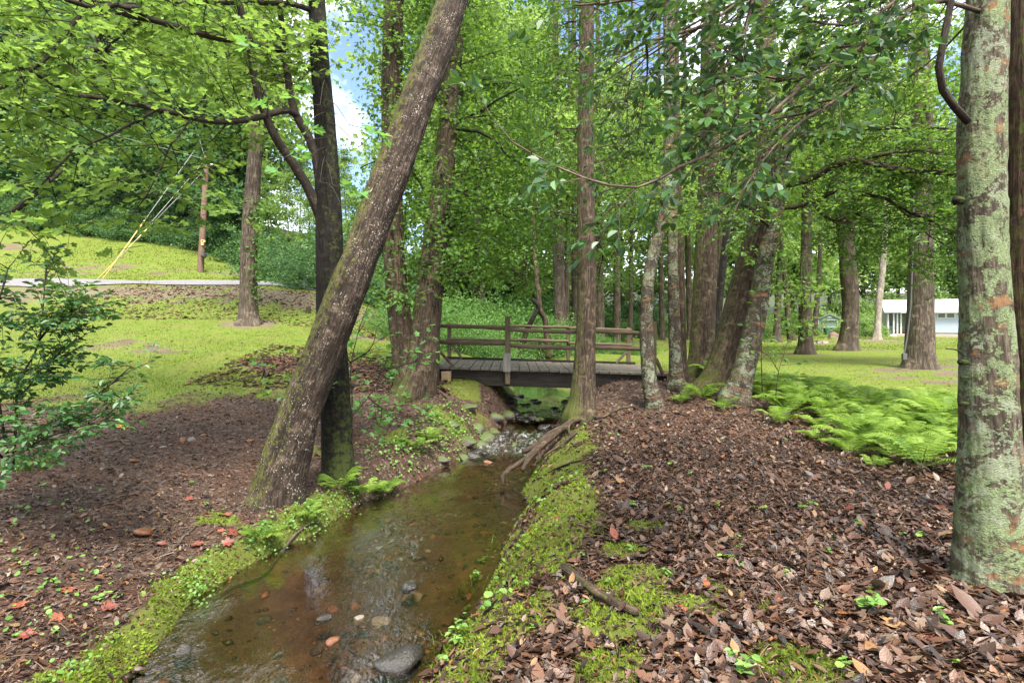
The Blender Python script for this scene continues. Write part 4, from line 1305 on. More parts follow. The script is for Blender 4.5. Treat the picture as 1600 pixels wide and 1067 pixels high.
# trunks in the wood behind the bridge
R = np.random.default_rng(103)
for (lab, nm, u0, v0, u1, u2, d, w, blob) in [
    ("brown trunk rising behind the bushes between the mid and back rails", "woodland_tree", 876, 545, 873, 868, 24, 20, (850, 260, 24, 90, 120, 3, 50)),
    ("thin stem tight against the brown trunk behind the bridge", "woodland_tree", 884, 545, 886, 889, 25, 9, (900, 250, 25, 60, 100, 3, 26)),
    ("broad pale trunk half hidden behind the straight bridge-side tree", "woodland_tree", 901, 545, 900, 897, 28, 16, (920, 220, 28, 90, 120, 4, 50)),
    ("dark trunk beyond the bridge deck, left of a grey one", "woodland_tree", 938, 545, 936, 934, 30, 15, (960, 200, 30, 90, 120, 4, 50)),
    ("grey trunk beyond the bridge deck by a dark one", "woodland_tree", 964, 540, 964, 966, 34, 12, (985, 230, 34, 90, 110, 4, 50)),
    ("thin stem between the grey trunk and the crooked tree", "woodland_tree", 985, 535, 986, 988, 38, 7, (1010, 330, 38, 50, 70, 3, 26)),
    ("slim trunk framed between the crooked tree and the thin pair", "woodland_tree", 1034, 528, 1033, 1030, 46, 9, (1030, 250, 46, 70, 120, 4, 50)),
    ("slim trunk framed between the thin pair and the thick furrowed trunk", "woodland_tree", 1078, 527, 1076, 1070, 48, 10, (1080, 240, 48, 60, 120, 4, 50)),
]:
    lawn_tree(lab, [[(u0, v0 + 8, d, w * 1.5), (u0, v0 - 15, d, w), (u1, 430, d, w * .9), ((u1 + u2) / 2, 300, d, w * .75), (u2, 100, d, w * .5), (u2, -80, d, w * .25)]], M["bark_far"],
              [blob], R, .009 * d if d < 28 else .007 * d, .032 * d, 44, nm, ridge=.008, flare=(.4, .2, 4))
# the broken crooked dark stem behind the middle post
t = thing("crooked_tree", "dark crooked stem bent like an elbow behind the bridge rails", "tree", at_ground(812, 550, 19, 8))
m_ = MB()
limb(m_, [P(812, 560, 19), P(820, 525, 19), P(828, 505, 19), P(840, 485, 19), P(842, 478, 19), P(832, 468, 19)], .1, .07, 10, .05)
m_.build("trunk", M["bark_black"], t, True)
m_ = MB()
limb(m_, [P(858, 560, 19.2), P(854, 530, 19.2), P(851, 500, 19.2), P(843, 478, 19.1), P(838, 420, 19.3), P(832, 330, 19.5)], .11, .05, 10, .05)
m_.build("trunk", M["bark_brown"], t, True)

# ---------------------------------------------------------------- forest trees: a few kinds, copied
def forest_proto(name, H, cr, c0, ncl, per, ls, mat, seed, label, group, trunk_r=.22, tint=.5, cat="tree", tri="diamond", spread=.85, squash=.45):
    R = np.random.default_rng(seed)
    t = thing(name, label, cat, (0, 0, 0), group)
    m_ = MB()
    hh = np.linspace(-.4, H * .92, 26)
    lean = R.normal(0, .25, 2)
    pth = np.stack([lean[0] * (hh / H) ** 2 * 2 + .15 * np.sin(hh * .5 + seed), lean[1] * (hh / H) ** 2 * 2 + .12 * np.cos(hh * .43), hh], 1)
    rr = trunk_r * (1 - .85 * np.clip(hh / H, 0, 1)) * (1 + .5 * np.exp(-np.maximum(hh, 0) / .35))
    m_.tube(pth, rr, 12, rough=.03, seed=seed)
    q = R.uniform(0, 1, ncl)
    zz = H * (c0 + (1 - c0) * q ** .85)
    prof = np.sin(np.clip((zz / H - c0) / (1 - c0), 0, 1) ** .75 * PI * .93 + .18) * .9 + .15
    a = R.uniform(0, 2 * PI, ncl)
    rad = cr * prof * np.sqrt(R.uniform(.12, 1, ncl)) * (.75 + .35 * np.sin(a * 3 + seed))
    cc = np.stack([np.cos(a) * rad, np.sin(a) * rad, zz + R.normal(0, .3, ncl)], 1)
    feeders(m_, pth[4:], cc, .03, R, .35, .5)
    m_.build("trunk", M["bark_far"], t, True)
    Lf = Leaves()
    clumps(Lf, cc, spread, per, ls, tri, tint, .24, .16, R=R, squash=squash, flat=.5)
    Lf.build("crown", M[mat], t)
    return t


GB, GH, GM = "bright leafy trees closing the view behind the lawn and bridge", "dense trees on the wooded hill", "slender trees in the wood beyond the bridge"
PB = [forest_proto("forest_tree", 23, 4.6, .14, 190, 62, .36, "far_leaf", 200 + k, "tall bright green leafy tree in the wood behind the lawn and bridge", GB, .24, .6) for k in range(3)]
PH = [forest_proto("forest_tree", 19, 4.3, .06, 190, 62, .34, "hill_leaf", 220 + k, "tall dark green tree packed among others on the wooded hill", GH, .22, .45) for k in range(3)]
PM = [forest_proto("forest_tree", 17, 3.0, .16, 130, 56, .22, "mid_leaf", 240 + k, "slender mid-height leafy tree in the wood beyond the bridge", GM, .13, .5, spread=.6) for k in range(2)]
used = set()


def put(protos, x, y, R, s=1.0, sink=.1):
    k = int(R.integers(len(protos)))
    p = protos[k]
    loc = (x, y, gz(x, y) - sink)
    sc = s * R.uniform(.85, 1.18)
    scl = (sc * R.uniform(.9, 1.1), sc * R.uniform(.9, 1.1), sc)
    if p.name in used:
        return dup(p, loc, R.uniform(0, 2 * PI), scl)
    used.add(p.name)
    p.location = loc
    p.rotation_euler = (0, 0, R.uniform(0, 2 * PI))
    p.scale = scl
    return p


R = np.random.default_rng(300)
# the hill: two ragged rows and some above
for u in np.arange(-90, 395, 34):
    d = np.interp(u, [-90, 0, 200, 330, 420, 470], [47, 47, 45, 42, 38, 34]) + R.uniform(0, 3)
    uu = u + R.uniform(-10, 10)
    put(PH, (uu - 800) / FPX * d, d, R, .9)
for u in np.arange(-80, 390, 48):
    d = np.interp(u, [-90, 0, 200, 330, 420, 560], [55, 54, 53, 50, 47, 44]) + R.uniform(0, 4)
    put(PH, (u + R.uniform(-15, 15) - 800) / FPX * d, d, R, 1.05)
for u in np.arange(-60, 380, 75):
    d = 66 + R.uniform(-3, 5)
    put(PH, (u + R.uniform(-25, 25) - 800) / FPX * d, d, R, 1.1)
# behind the bridge and the creek
for (u, d) in [(715, 36), (690, 42), (735, 33), (780, 44), (830, 37), (905, 45), (960, 50), (1005, 56), (700, 55), (760, 57), (860, 58)]:
    put(PB, (u + R.uniform(-12, 12) - 800) / FPX * d, d, R, .95)
for (u, d) in [(750, 27), (820, 29), (1060, 54)]:
    put(PM, (u + R.uniform(-8, 8) - 800) / FPX * d, d, R, 1.0)
for (u, d) in [(420, 33), (450, 36), (485, 30), (520, 30), (555, 33), (590, 31), (630, 29), (540, 44), (470, 46), (610, 48)]:
    put(PM, (u - 800) / FPX * d, d, R, .36 if d < 40 else .5)
# behind the lawn
for (u, d) in [(1050, 72), (1095, 66), (1140, 74), (1180, 68), (1225, 76), (1265, 72), (1305, 80), (1345, 76), (1390, 84), (1430, 79), (1475, 84), (1520, 78), (1570, 82), (1620, 76), (1675, 80), (1160, 88), (1250, 92), (1330, 95), (1410, 98), (1490, 97), (1580, 95), (1730, 78)]:
    put(PB, (u + R.uniform(-12, 12) - 800) / FPX * d, d, R, 1.25)

# ---------------------------------------------------------------- bushes
def bush_proto(label, group, mat, h, w, ncl, per, ls, seed, tpl="oval", tint=.5, name="bush"):
    R = np.random.default_rng(seed)
    t = thing(name, label, "bush", (0, 0, 0), group)
    q = unit(R.normal(0, 1, (ncl, 3))) * R.uniform(.35, 1, (ncl, 1)) ** .6
    q[:, 2] = np.abs(q[:, 2])
    sh = .75 + .5 * vnoise(q[:, 0] * 2.2 + seed, q[:, 1] * 2.2, q[:, 2] * 2.2)
    cc = q * sh[:, None] * [w, w, h]
    m_ = MB()
    for c in cc[::2]:
        b = np.array([R.normal(0, w * .1), R.normal(0, w * .1), -.1])
        m_.tube(catmull(np.array([b, b * .5 + c * .5 + [0, 0, .1 * h], c]), 6), np.linspace(.018, .004, 6), 4)
    m_.build("stem", M["twig"], t, True)
    Lf = Leaves()
    clumps(Lf, cc, .26 * h ** .5, per, ls, tpl, tint, .22, .16, R=R, squash=.6, flat=.5)
    Lf.build("foliage", M[mat], t)
    return t


GU, GV, GW = "bushes along the foot of the wooded hill", "light green thicket beyond the bridge", "bushes at the far edge of the lawn"
BU = [bush_proto("dark leafy bush at the edge of the wooded hill", GU, "hill_leaf", 2.6, 1.9, 70, 60, .17, 400 + k, "diamond", .5) for k in range(2)]
BV = [bush_proto("fine-leaved light green bush in the thicket beyond the bridge", GV, "bush_leaf", 1.7, 1.3, 90, 70, .07, 410 + k, "oval", .55) for k in range(2)]
BW = [bush_proto("rounded green bush at the far edge of the lawn", GW, "far_leaf", 2.2, 2.0, 60, 60, .18, 420 + k, "diamond", .55) for k in range(2)]
R = np.random.default_rng(430)
for u in np.arange(-60, 440, 26):
    d = np.interp(u, [-60, 0, 200, 330, 420], [44.5, 44.5, 42.5, 40, 36]) + R.uniform(-.4, 1.2)
    put(BU, (u + R.uniform(-8, 8) - 800) / FPX * d, d, R, .9)
for (u, d, s) in [(420, 31, .8), (445, 28, .8), (470, 26, .8), (470, 24.2, .45), (500, 29, 1), (540, 28, 1), (430, 27.5, .5), (600, 25, .8), (645, 24, .8), (560, 31, 1.2), (690, 23, .7), (1000, 47, .8), (950, 42, .9), (520, 36, 1.3), (610, 33, 1.3)]:
    put(BU, (u - 800) / FPX * d, d, R, s)
for (u, d, s) in [(700, 38, 1.2), (740, 40, 1.3), (780, 38, 1.2), (820, 41, 1.3), (860, 39, 1.2), (900, 48, 1.3), (660, 40, 1.3), (760, 50, 1.5), (830, 52, 1.5), (880, 55, 1.6), (940, 52, 1.3), (980, 60, 1.5), (720, 48, 1.5), (1000, 62, 1.2)]:
    put(BU, (u - 800) / FPX * d, d, R, s)
for (u, d, s) in [(715, 17.2, .72), (745, 17.8, .8), (770, 16.8, .62), (800, 18.6, .8), (725, 20, 1.1), (765, 21, 1.2), (810, 22, 1.1), (850, 21, .9), (695, 19.5, .9), (880, 22.5, .9), (780, 24, 1.5), (840, 26, 1.6), (730, 25, 1.6), (910, 25, .7), (960, 26, .45), (985, 25.5, .4), (935, 26.5, .5), (1012, 27, .4), (640, 20, .9), (670, 18.5, .8), (610, 21, .8)]:
    put(BV, (u - 800) / FPX * d, d, R, s)
for (u, d, s) in [(1040, 62, .9), (1070, 66, 1.1), (1100, 60, 1), (1130, 58, .9), (1160, 60, 1.2), (1190, 62, 1.2), (1185, 55, .7), (1230, 64, 1.1), (1255, 62, 1.0), (1338, 56, .95), (1348, 55, .9), (1358, 57, 1.0), (1372, 57, .55), (1325, 61, .6), (1384, 76, 1.6), (1345, 72, 1.6), (1265, 68, 1.4), (1318, 74, 1.6), (1445, 78, 2.2), (1500, 80, 2.2), (1560, 70, 1.6), (1600, 66, 1.6)]:
    put(BW, (u - 800) / FPX * d, d, R, s)
# ---------------------------------------------------------------- the footbridge
YF, YB = 11.5, 13.8
def zdeck(x):
    return .667 - (x + 1.5) * .0295
bridge = thing("footbridge", "weathered timber footbridge with split-rail sides across the creek", "footbridge", (.65, 12.6, .6))
xs = np.arange(-1.62, 2.98, .198)
R = np.random.default_rng(500)
m_ = MB()
for x in xs:
    z = zdeck(x)
    m_.box((x + .09, (YF + YB) / 2 + R.normal(0, .012), z - .022 + R.normal(0, .003)), (.184, YB - YF + .1, .042))
m_.build("deck_planking", M["deck"], bridge)
for y in (YF + .08, YB - .08, (YF + YB) / 2):
    m_ = MB()
    m_.bar((-1.85, y, zdeck(-1.85) - .20), (3.1, y, zdeck(3.1) - .20), .12, .30)
    m_.build("beam", M["beam"], bridge)
m_ = MB()
m_.bar((-1.6, YB + .0, zdeck(-1.6) + .03), (2.95, YB + .0, zdeck(2.95) + .03), .07, .055)
m_.build("curb", M["beam"], bridge)


def rail(a, b, h=.075, w=.05, seed=0):
    n = 26
    c = catmull(np.array([a, (np.array(a) + b) / 2 + R.normal(0, .008, 3), b]), n)
    mb = MB()
    mb.tube(c, 1.0, 10)
    V = np.array(mb.V[0])
    cen = np.vstack([np.repeat(c, 10, 0), c[:1], c[-1:]])
    o = V - cen
    ang = np.arctan2(o[:, 2], o[:, 1])
    sq = 1 / np.maximum(np.abs(np.cos(ang)), np.abs(np.sin(ang))) ** .7
    nz = 1 + .5 * fbm(V[:, 0] * 3 + seed, ang, 0, 3, seed)
    mb.V[0] = cen + np.stack([o[:, 0] * .05, o[:, 1] * w / 2 * sq * nz, o[:, 2] * h / 2 * sq * nz], 1)
    return mb


fp = [(683, 495, 592), (793, 494, 577), (905, 499, 585), (1021, 502, 592)]
bp = [(702, 505, 566), (795, 507, 566), (888, 508, 570), (982, 512, 574)]
fx = [P(u, 500, YF)[0] for u, a, b in fp]
bx = [P(u, 500, YB)[0] for u, a, b in bp]
for (u, a, b), yy in [(q_, YF - .02) for q_ in fp] + [(q_, YB + .04) for q_ in bp]:
    x = P(u, 500, yy)[0]
    z0, z1 = zdeck(x) - .30, P(u, a, yy)[2]
    m_ = MB()
    m_.box((x, yy, (z0 + z1) / 2), (.10 if yy < 12 else .085, .09, z1 - z0), jit=.003)
    m_.build("post", M["post"], bridge)
for yy, lst in ((YF + .05, fx), (YB - .03, bx)):
    for zt, h in ((.82, .078), (.47, .085)):
        for k in range(3):
            xa, xb = lst[k] - (.06 if k == 0 else 0), lst[k + 1] + (.06 if k == 2 else 0)
            off = R.normal(0, .012)
            rail((xa, yy, zdeck(xa) + zt + off), (xb, yy, zdeck(xb) + zt + off + R.normal(0, .01)), h if yy < 12 else h * .8, .07, seed=int(R.integers(999))).build("rail", M["rail"], bridge, True)
for (xa, za, xb, zb, yy) in [(fx[0] + .04, .30, fx[0] + .32, .0, YF + .12), (bx[0] + .04, .42, bx[0] + .3, .02, YB), (bx[3] - .04, .3, bx[3] - .3, .02, YB), (fx[3] + .05, .30, fx[3] + .2, -.05, YF)]:
    m_ = MB()
    m_.bar((xa, yy, zdeck(xa) + za), (xb, yy, zdeck(xb) + zb), .05, .10, (0, 1, 0))
    m_.build("brace", M["post"], bridge)
m_ = MB()
m_.box((fx[1] - .01, YF - .08, zdeck(fx[1]) + .13), (.145, .03, .37), jit=.003)
m_.build("splice_board", M["plate"], bridge)
# bearers and blocks
m_ = MB()
m_.box((-1.62, YF + .3, .22), (.22, .5, .34), jit=.01)
m_.build("bearer", M["beam"], bridge)
m_ = MB()
m_.box((2.95, YF + .2, .12), (.3, .6, .3), jit=.01)
m_.build("bearer", M["beam"], bridge)
m_ = MB()
m_.box((-1.30, YF - .12, gz(-1.30, YF - .12) + .07), (.19, .12, .2), jit=.004)
tag(m_.build("timber_block", wood_mat("tan_block_wood", (.16, .11, .06), (.34, .25, .15)), None), "tan sawn timber block propped under the near end of the bridge", "timber block")
m_ = MB()
m_.tube(np.array([(-1.56, YF - .15, .30), (-1.46, YF - .2, .30)]), .065, 14, rough=.01)
tag(m_.build("log", wood_mat("rusty_log_wood", (.18, .085, .035), (.36, .19, .09)), None, True), "short rusty-brown log end tucked under the bridge", "log")

# ---------------------------------------------------------------- utility pole, its guys, the pedestal
p0, p1 = P(313, 428, 32), P(323, 246, 32)
pole = thing("utility_pole", "brown wooden utility pole with a yellow tag on the grassy slope", "utility pole", p0)
m_ = MB()
m_.tube(np.array([p0 - [0, 0, .4], p0, (p0 * .5 + p1 * .5), p1, p1 + (p1 - p0) * .01]), [.17, .17, .155, .135, .13], 16)
m_.build("shaft", M["pole"], pole, True)
m_ = MB()
m_.box(P(316, 379, 31.83), (.12, .03, .3))
m_.box(P(318, 377, 31.83), (.18, .03, .1))
m_.build("tag_plate", plain("yellow_plate", (.7, .5, .12), .5), pole)
m_ = MB()
m_.tube(np.array([P(318.5, 400, 31.8), P(319, 398, 31.72)]), .16, 14)
m_.build("meter", plain("black_meter", (.02, .02, .02), .4), pole)
m_ = MB()
m_.tube(np.array([P(318, 260, 32) + [-.3, -.1, 0], P(328, 258, 32) + [.2, -.1, 0]]), .05, 8)
m_.build("crossarm", M["white"], pole)
wire = plain("galvanised_wire", (.24, .24, .24), .5, metal=.2)
for nm, lab, a, b in [("guy_wire", "steel guy wire from below the pole top to a yellow guard, lowest of three", (321, 265, 31.9), (152, 411, 27.4)), ("guy_wire", "middle steel guy wire running down from the pole top", (321, 250, 31.9), (158, 408, 27.4)), ("guy_wire", "highest steel guy wire, slanting up past the pole into the leaves", (304, 235, 31.9), (160, 405, 27.4))]:
    t = thing(nm, lab, "guy wire", P(*b))
    A, B = P(*a), P(*b)
    B2 = np.array([B[0], B[1], gz(B[0], B[1])])
    m_ = MB()
    m_.tube(np.array([A, (A + B2) / 2, B2]), .013, 6)
    m_.build("cable", wire, t, True)
    if "middle" not in lab:
        m_ = MB()
        C = B2 + (A - B2) * .42
        m_.tube(np.array([B2, (B2 + C) / 2, C]), .026, 8)
        m_.build("guard", plain("yellow_guard", (.45, .34, .10), .5), t, True)
for a, b in [((323, 250, 32), (-60, 120, 40)), ((323, 256, 32), (270, 60, 60))]:
    A, B = P(*a), P(*b)
    m_ = MB()
    c = catmull(np.array([A, (A + B) / 2 - [0, 0, .5], B]), 16)
    m_.tube(c, .010, 5)
    tag(m_.build("power_line", wire, None, True), "thin overhead wire strung from the pole toward the %s" % ("hill on its far side" if b[0] < 0 else "trees above the hill"), "power line")
pd = P(478, 458, 24.3)
g = gz(pd[0], pd[1])
ped = thing("pedestal", "small pale utility pedestal box beside the road", "utility box", (pd[0], pd[1], g))
m_ = MB()
m_.box((pd[0], pd[1], g + .22), (.26, .22, .5))
m_.build("cabinet", plain("pale_green_metal", (.45, .52, .48), .5), ped)
m_ = MB()
m_.box((pd[0], pd[1], g + .49), (.34, .3, .06))
m_.build("lid", plain("pale_lid", (.5, .55, .52), .5), ped)

# ---------------------------------------------------------------- house with the white roof
D = 58.0
px_ = D / FPX
X = lambda u: (u - 800) * px_
Z = lambda v: CAMZ - (v - HZ) * px_
siding = NT("pale_blue_siding")
tc = siding.n("TexCoord").outputs["Object"]
sz = siding.n("SeparateXYZ", {0: tc}).outputs[2]
fr = siding.math('FRACT', siding.math('MULTIPLY', sz, 5.2))
sc_ = siding.mix(siding.range(fr, .0, .12), (.25, .285, .38), (.39, .44, .57))
siding = siding.done(siding.bsdf(sc_, .55, siding.bump(fr, .6, .03)))
brick = NT("brown_brick")
tc = brick.n("TexCoord").outputs["Object"]
sw = brick.n("CombineXYZ", {0: brick.n("SeparateXYZ", {0: tc}).outputs[0], 1: brick.n("SeparateXYZ", {0: tc}).outputs[2]})
bt = brick.n("TexBrick", {"Vector": sw.outputs[0], "Color1": (.28, .19, .15, 1), "Color2": (.36, .27, .22, 1), "Mortar": (.42, .38, .34, 1), "Scale": 5.0})
brick = brick.done(brick.bsdf(bt.outputs[0], .85))
glass = plain("window_glass", (.04, .05, .065), .15, .4)
roofm = plain("white_metal_roof", (.33, .34, .35), .55)
g0 = -.15
house = thing("house", "pale blue cottage with white roof and white-posted porch past the lawn", "house", (X(1440), D + 2, g0))
xl, xr, xw = X(1386), X(1560), X(1428)
D2 = D + 7.5
m_ = MB()
m_.box(((xw + xr) / 2, (D + D2) / 2, (Z(521) + Z(487)) / 2), (xr - xw, D2 - D, Z(487) - Z(521)))
m_.box(((xl + xw) / 2, (D + 2.2 + D2) / 2, (Z(521) + Z(487)) / 2), (xw - xl - .01, D2 - D - 2.2, Z(487) - Z(521)))
m_.build("wall", siding, house)
m_ = MB()
m_.box(((xl + xr) / 2 + .0, (D + D2) / 2 + .0, (Z(521) + g0 - .3) / 2 - .005), (xr - xl + .05, D2 - D + .06, Z(521) - g0 + .28))
m_.build("foundation", brick, house)
m_ = MB()
zr, ze, o = Z(467), Z(487), .35
yr = (D + D2) / 2
prof = [(D - o, ze), (yr, zr), (D2 + o, ze), (D2 + o, ze - .12), (yr, zr - .12), (D - o, ze - .12)]
V = np.array([(x, y, z) for x in (xl - .35, xr + .3) for y, z in prof])
n = 6
F4 = np.array([[k, (k + 1) % n, n + (k + 1) % n, n + k] for k in range(n)] + [[0, 1, 4, 5], [1, 2, 3, 4], [6, 11, 10, 7], [7, 10, 9, 8]])
m_.add(V, F4)
m_.build("roof", roofm, house)
m_ = MB()
V = np.array([(x, y, z) for x in (xl - .02, xl + .12) for y, z in [(D, ze - .14), (yr, zr - .14), (D2, ze - .14)]])
m_.add(V, [np.array([[0, 1, 2], [3, 5, 4]]), np.array([[0, 3, 4, 1], [1, 4, 5, 2]])])
m_.build("gable", siding, house)
for u, yy in ((1388, D + .1), (1397, D + .1), (1403, D + .1), (1409, D + .1), (1426, D + .1), (1388, D + 1.6)):
    m_ = MB()
    m_.box((X(u), yy, (Z(487.5) + Z(521)) / 2 - .06), (.16, .16, Z(487.5) - Z(521) - .12))
    m_.build("porch_post", M["white"], house)
m_ = MB()
m_.box((X(1414), D + .12, Z(509)), (X(1426) - X(1403) - .2, .06, .07))
for k in np.linspace(1405, 1425, 12):
    m_.box((X(k), D + .12, Z(514.5)), (.04, .04, .62))
m_.build("porch_railing", plain("dark_rail", (.12, .10, .09), .5), house)
m_ = MB()
for k in range(4):
    m_.box((X(1394) - .1, D - .35 - .28 * k, Z(524 + 1.6 * k) - .2), (1.1, .28, .5))
m_.build("steps", plain("pale_steps", (.62, .62, .62), .6), house)
m_ = MB()
m_.box((X(1418), D + 2.17, Z(503)), (.95, .06, 2.0))
m_.build("door", plain("grey_green_door", (.30, .38, .36), .4), house)
for ua, ub in ((1466.5, 1478), (1480, 1492)):
    w = MB()
    w.box((X((ua + ub) / 2), D - .03, Z(493.5)), (X(ub) - X(ua) + .12, .08, .58))
    wf = w.build("window", M["white"], house)
    w = MB()
    w.box((X((ua + ub) / 2), D - .075, Z(493.5)), (X(ub) - X(ua) - .08, .03, .40))
    w.build("pane", glass, wf)
w = MB()
w.box((X(1395), D + 2.17, Z(500)), (.7, .06, 1.2))
w.build("window", glass, house)
m_ = MB()
m_.box(((xw + xr) / 2, D - .42, ze - .08), (xr - xl, .1, .12))
m_.build("gutter", M["white"], house)
# the house and the shed are turned to face down the lawn
def turn(o, cx, cy, a, sx=1.0):
    x, y = (o.location[0] - cx) * sx, o.location[1] - cy
    o.location = (cx + x * math.cos(a) - y * math.sin(a), cy + x * math.sin(a) + y * math.cos(a), o.location[2])
    o.rotation_euler = (0, 0, a)
    o.scale = (sx, 1, 1)


turn(house, xl, D, -.85 * math.atan2(xl, D), .80)
# things along its wall
m_ = MB()
a = np.linspace(0, PI, 12)
m_.tube(np.stack([X(1457) + .55 * np.cos(a), np.full(12, D - 1.2), g0 + .1 + .75 * np.sin(a)], 1), .28, 10)
tag(m_.build("flower_barrel", plain("rusty_brown", (.16, .085, .055), .7), None, True), "rusty brown hooped planter at the foot of the house wall", "planter")
m_ = MB()
m_.box((X(1488), D - 1.6, g0 + .12), (2.6, .5, .26))
tag(m_.build("timber_edging", plain("tan_edging", (.42, .33, .2), .8), None), "tan timber border in front of the house wall", "edging")
# ---------------------------------------------------------------- shed
D = 64.0
px_ = D / FPX
green = plain("sage_green_boards", (.19, .27, .22), .7)
shed = thing("shed", "small sage green garden shed with white-trimmed double door", "shed", (X(1296), D, -.12))
xa, xb, zb, ze, zp = X(1280), X(1312), -.2, Z(498), Z(491.5)
m_ = MB()
V = np.array([(x, y, z) for y in (D, D + 3) for x, z in [(xa, zb), (xb, zb), (xb, ze), ((xa + xb) / 2, zp), (xa, ze)]])
m_.add(V, [np.array([[0, 1, 2, 3, 4], [5, 9, 8, 7, 6]]), np.array([[0, 5, 6, 1], [1, 6, 7, 2], [0, 4, 9, 5]])])
m_.build("wall", green, shed)
m_ = MB()
xm = (xa + xb) / 2
for sx, xe in ((-1, xa - .2), (1, xb + .2)):
    m_.bar((xe, D + 1.5, ze - .1), (xm, D + 1.5, zp + .04), 3.4, .07, (0, 0, 1)) if False else m_.add(
        np.array([(xe, y, ze - .14 + k) for y in (D - .15, D + 3.15) for k in (0, .08)] + [(xm, y, zp + .02 + k) for y in (D - .15, D + 3.15) for k in (0, .08)]),
        np.array([[0, 1, 5, 4], [2, 6, 7, 3], [1, 3, 7, 5], [0, 4, 6, 2], [0, 2, 3, 1]]))
m_.build("roof", roofm, shed)
m_ = MB()
xd0, xd1, zd0, zd1 = X(1287), X(1307), Z(523), Z(500)
for bx_ in ((xd0, zd0, xd0, zd1), (xd1, zd0, xd1, zd1), (xd0, zd1, xd1, zd1), (xd0, zd0, xd1, zd0), (xd0, (zd0 + zd1) / 2, xd1, (zd0 + zd1) / 2)):
    m_.bar((bx_[0], D - .03, bx_[1]), (bx_[2], D - .03, bx_[3]), .05, .17, (0, 1, 0))
m_.bar((xd0, D - .045, zd0), (xd1, D - .045, (zd0 + zd1) / 2), .04, .14, (0, 1, 0))
m_.bar((xd1, D - .055, zd0), (xd0, D - .055, (zd0 + zd1) / 2), .04, .14, (0, 1, 0))
m_.build("door_trim", M["white"], shed)
for u in (1280.3, 1311.7):
    m_ = MB()
    m_.box((X(u), D - .02, (ze + zb) / 2), (.16, .06, ze - zb))
    m_.build("corner_trim", M["white"], shed)
m_ = MB()
m_.box((xm, D - .02, Z(495.5)), (.4, .06, .18))
m_.build("vent", M["white"], shed)
m_ = MB()
m_.box((X(1281), D - 1.6, .25), (.65, .65, .8))
m_.box((X(1281), D - 1.6, .69), (.72, .72, .07))
tag(m_.build("bin", plain("green_plastic", (.05, .14, .10), .5), None), "green wheeled bin standing at the corner of the shed", "bin")
turn(shed, xm, D, -math.atan2(xm, D))
D = 66.0
px_ = D / FPX
t = thing("pergola", "pale slatted garden structure showing between shed and house", "pergola", (X(1335), D, -.1))
m_ = MB()
for u in (1318, 1331, 1344, 1357):
    m_.box((X(u), D, Z(514)), (.14, .14, 2.2))
m_.build("post", M["white"], t)
m_ = MB()
for k in range(16):
    m_.box((X(1315 + k * 2.8), D + .6, Z(498.5)), (.07, 2.0, .14))
m_.box((X(1337), D - .2, Z(500.8)), (3.4, .1, .16))
m_.build("slat_roof", M["white"], t)
m_ = MB()
m_.box((X(1338), D + 2.6, Z(512)), (3.4, .08, 1.7))
m_.build("panel", plain("pale_panel", (.3, .32, .3), .7), t)
# ---------------------------------------------------------------- the pale house beyond the wood
D = 74.0
px_ = D / FPX
h2 = thing("house", "pale house with dark windows glimpsed between the thin trunks", "house", (X(1055), D, .1))
m_ = MB()
m_.box((X(1062), D + 3, Z(500)), (X(1100) - X(1022), 6, 4.2))
m_.build("wall", plain("pale_wall", (.36, .39, .43), .6), h2)
m_ = MB()
V = np.array([(x, y, z) for x in (X(1019), X(1103)) for y, z in [(D - .5, Z(474)), (D + 3, Z(458)), (D + 6.5, Z(474)), (D + 6.5, Z(476)), (D - .5, Z(476))]])
m_.add(V, [np.array([[k, (k + 1) % 5, 5 + (k + 1) % 5, 5 + k] for k in range(5)]), np.array([[0, 4, 3, 2, 1], [5, 6, 7, 8, 9]])])
m_.build("roof", roofm, h2)
for u in (1032, 1046, 1072, 1088):
    w = MB()
    w.box((X(u), D - .03, Z(490)), (.7, .08, .9))
    w.build("window", glass, h2)
# trailer-like dark shape on the far lawn
D = 60.0
px_ = D / FPX
tr_ = thing("trailer", "low dark trailer parked beyond the thin grey trunk", "trailer", (X(1203), D, 0))
m_ = MB()
m_.box((X(1203), D, .62), (1.9, 1.4, .22))
m_.build("bed", plain("dark_trailer", (.03, .03, .035), .5), tr_)
for u in (1196, 1208):
    m_ = MB()
    m_.tube(np.array([(X(u), D - .78, .33), (X(u), D - .62, .33)]), .32, 18)
    m_.build("wheel", plain("tyre_rubber", (.015, .015, .015), .7), tr_)
# stumps and low things on the lawn
for (u, v, d, w, h, lab) in [(1302, 527, 48, .85, .42, "reddish-brown tree stump on the lawn in front of the shed door"), (481, 521, 20.6, .2, .22, "dark rotten stump at the foot of the leafy bank")]:
    p = P(u, v, d)
    z = gz(p[0], p[1])
    m_ = MB()
    m_.tube(np.array([(p[0], p[1], z - .1), (p[0], p[1], z), (p[0] + .02, p[1], z + h * .7), (p[0] + .03, p[1], z + h)]), [w * .62, w * .55, w * .45, w * .42], 20, rough=w * .12, seed=u)
    tag(m_.build("tree_stump", M["bark_brown"] if u < 600 else plain("red_stump", (.14, .085, .065), .85), None, True), lab, "stump")
for k, (u, v, d) in enumerate([(1270, 540, 40), (1279, 538, 40), (1288, 538, 40.4)]):
    p = P(u, v, d)
    z = gz(p[0], p[1])
    m_ = MB()
    m_.box((p[0], p[1], z + .09), (.38, .3, .22), jit=.03)
    tag(m_.build("edging_stone", M["pale_stone"], None), "grey stone block in the short row on the lawn before the shed", "stone", "stone blocks on the far lawn")
# ---------------------------------------------------------------- what lies and grows on the ground
LEAF["pinna"] = _sym([(0, 0), (.06, .10), (.12, .05), (.22, .13), (.28, .05), (.38, .125), (.45, .045), (.55, .10), (.62, .035), (.75, .07), (1, 0)], .1, .12)


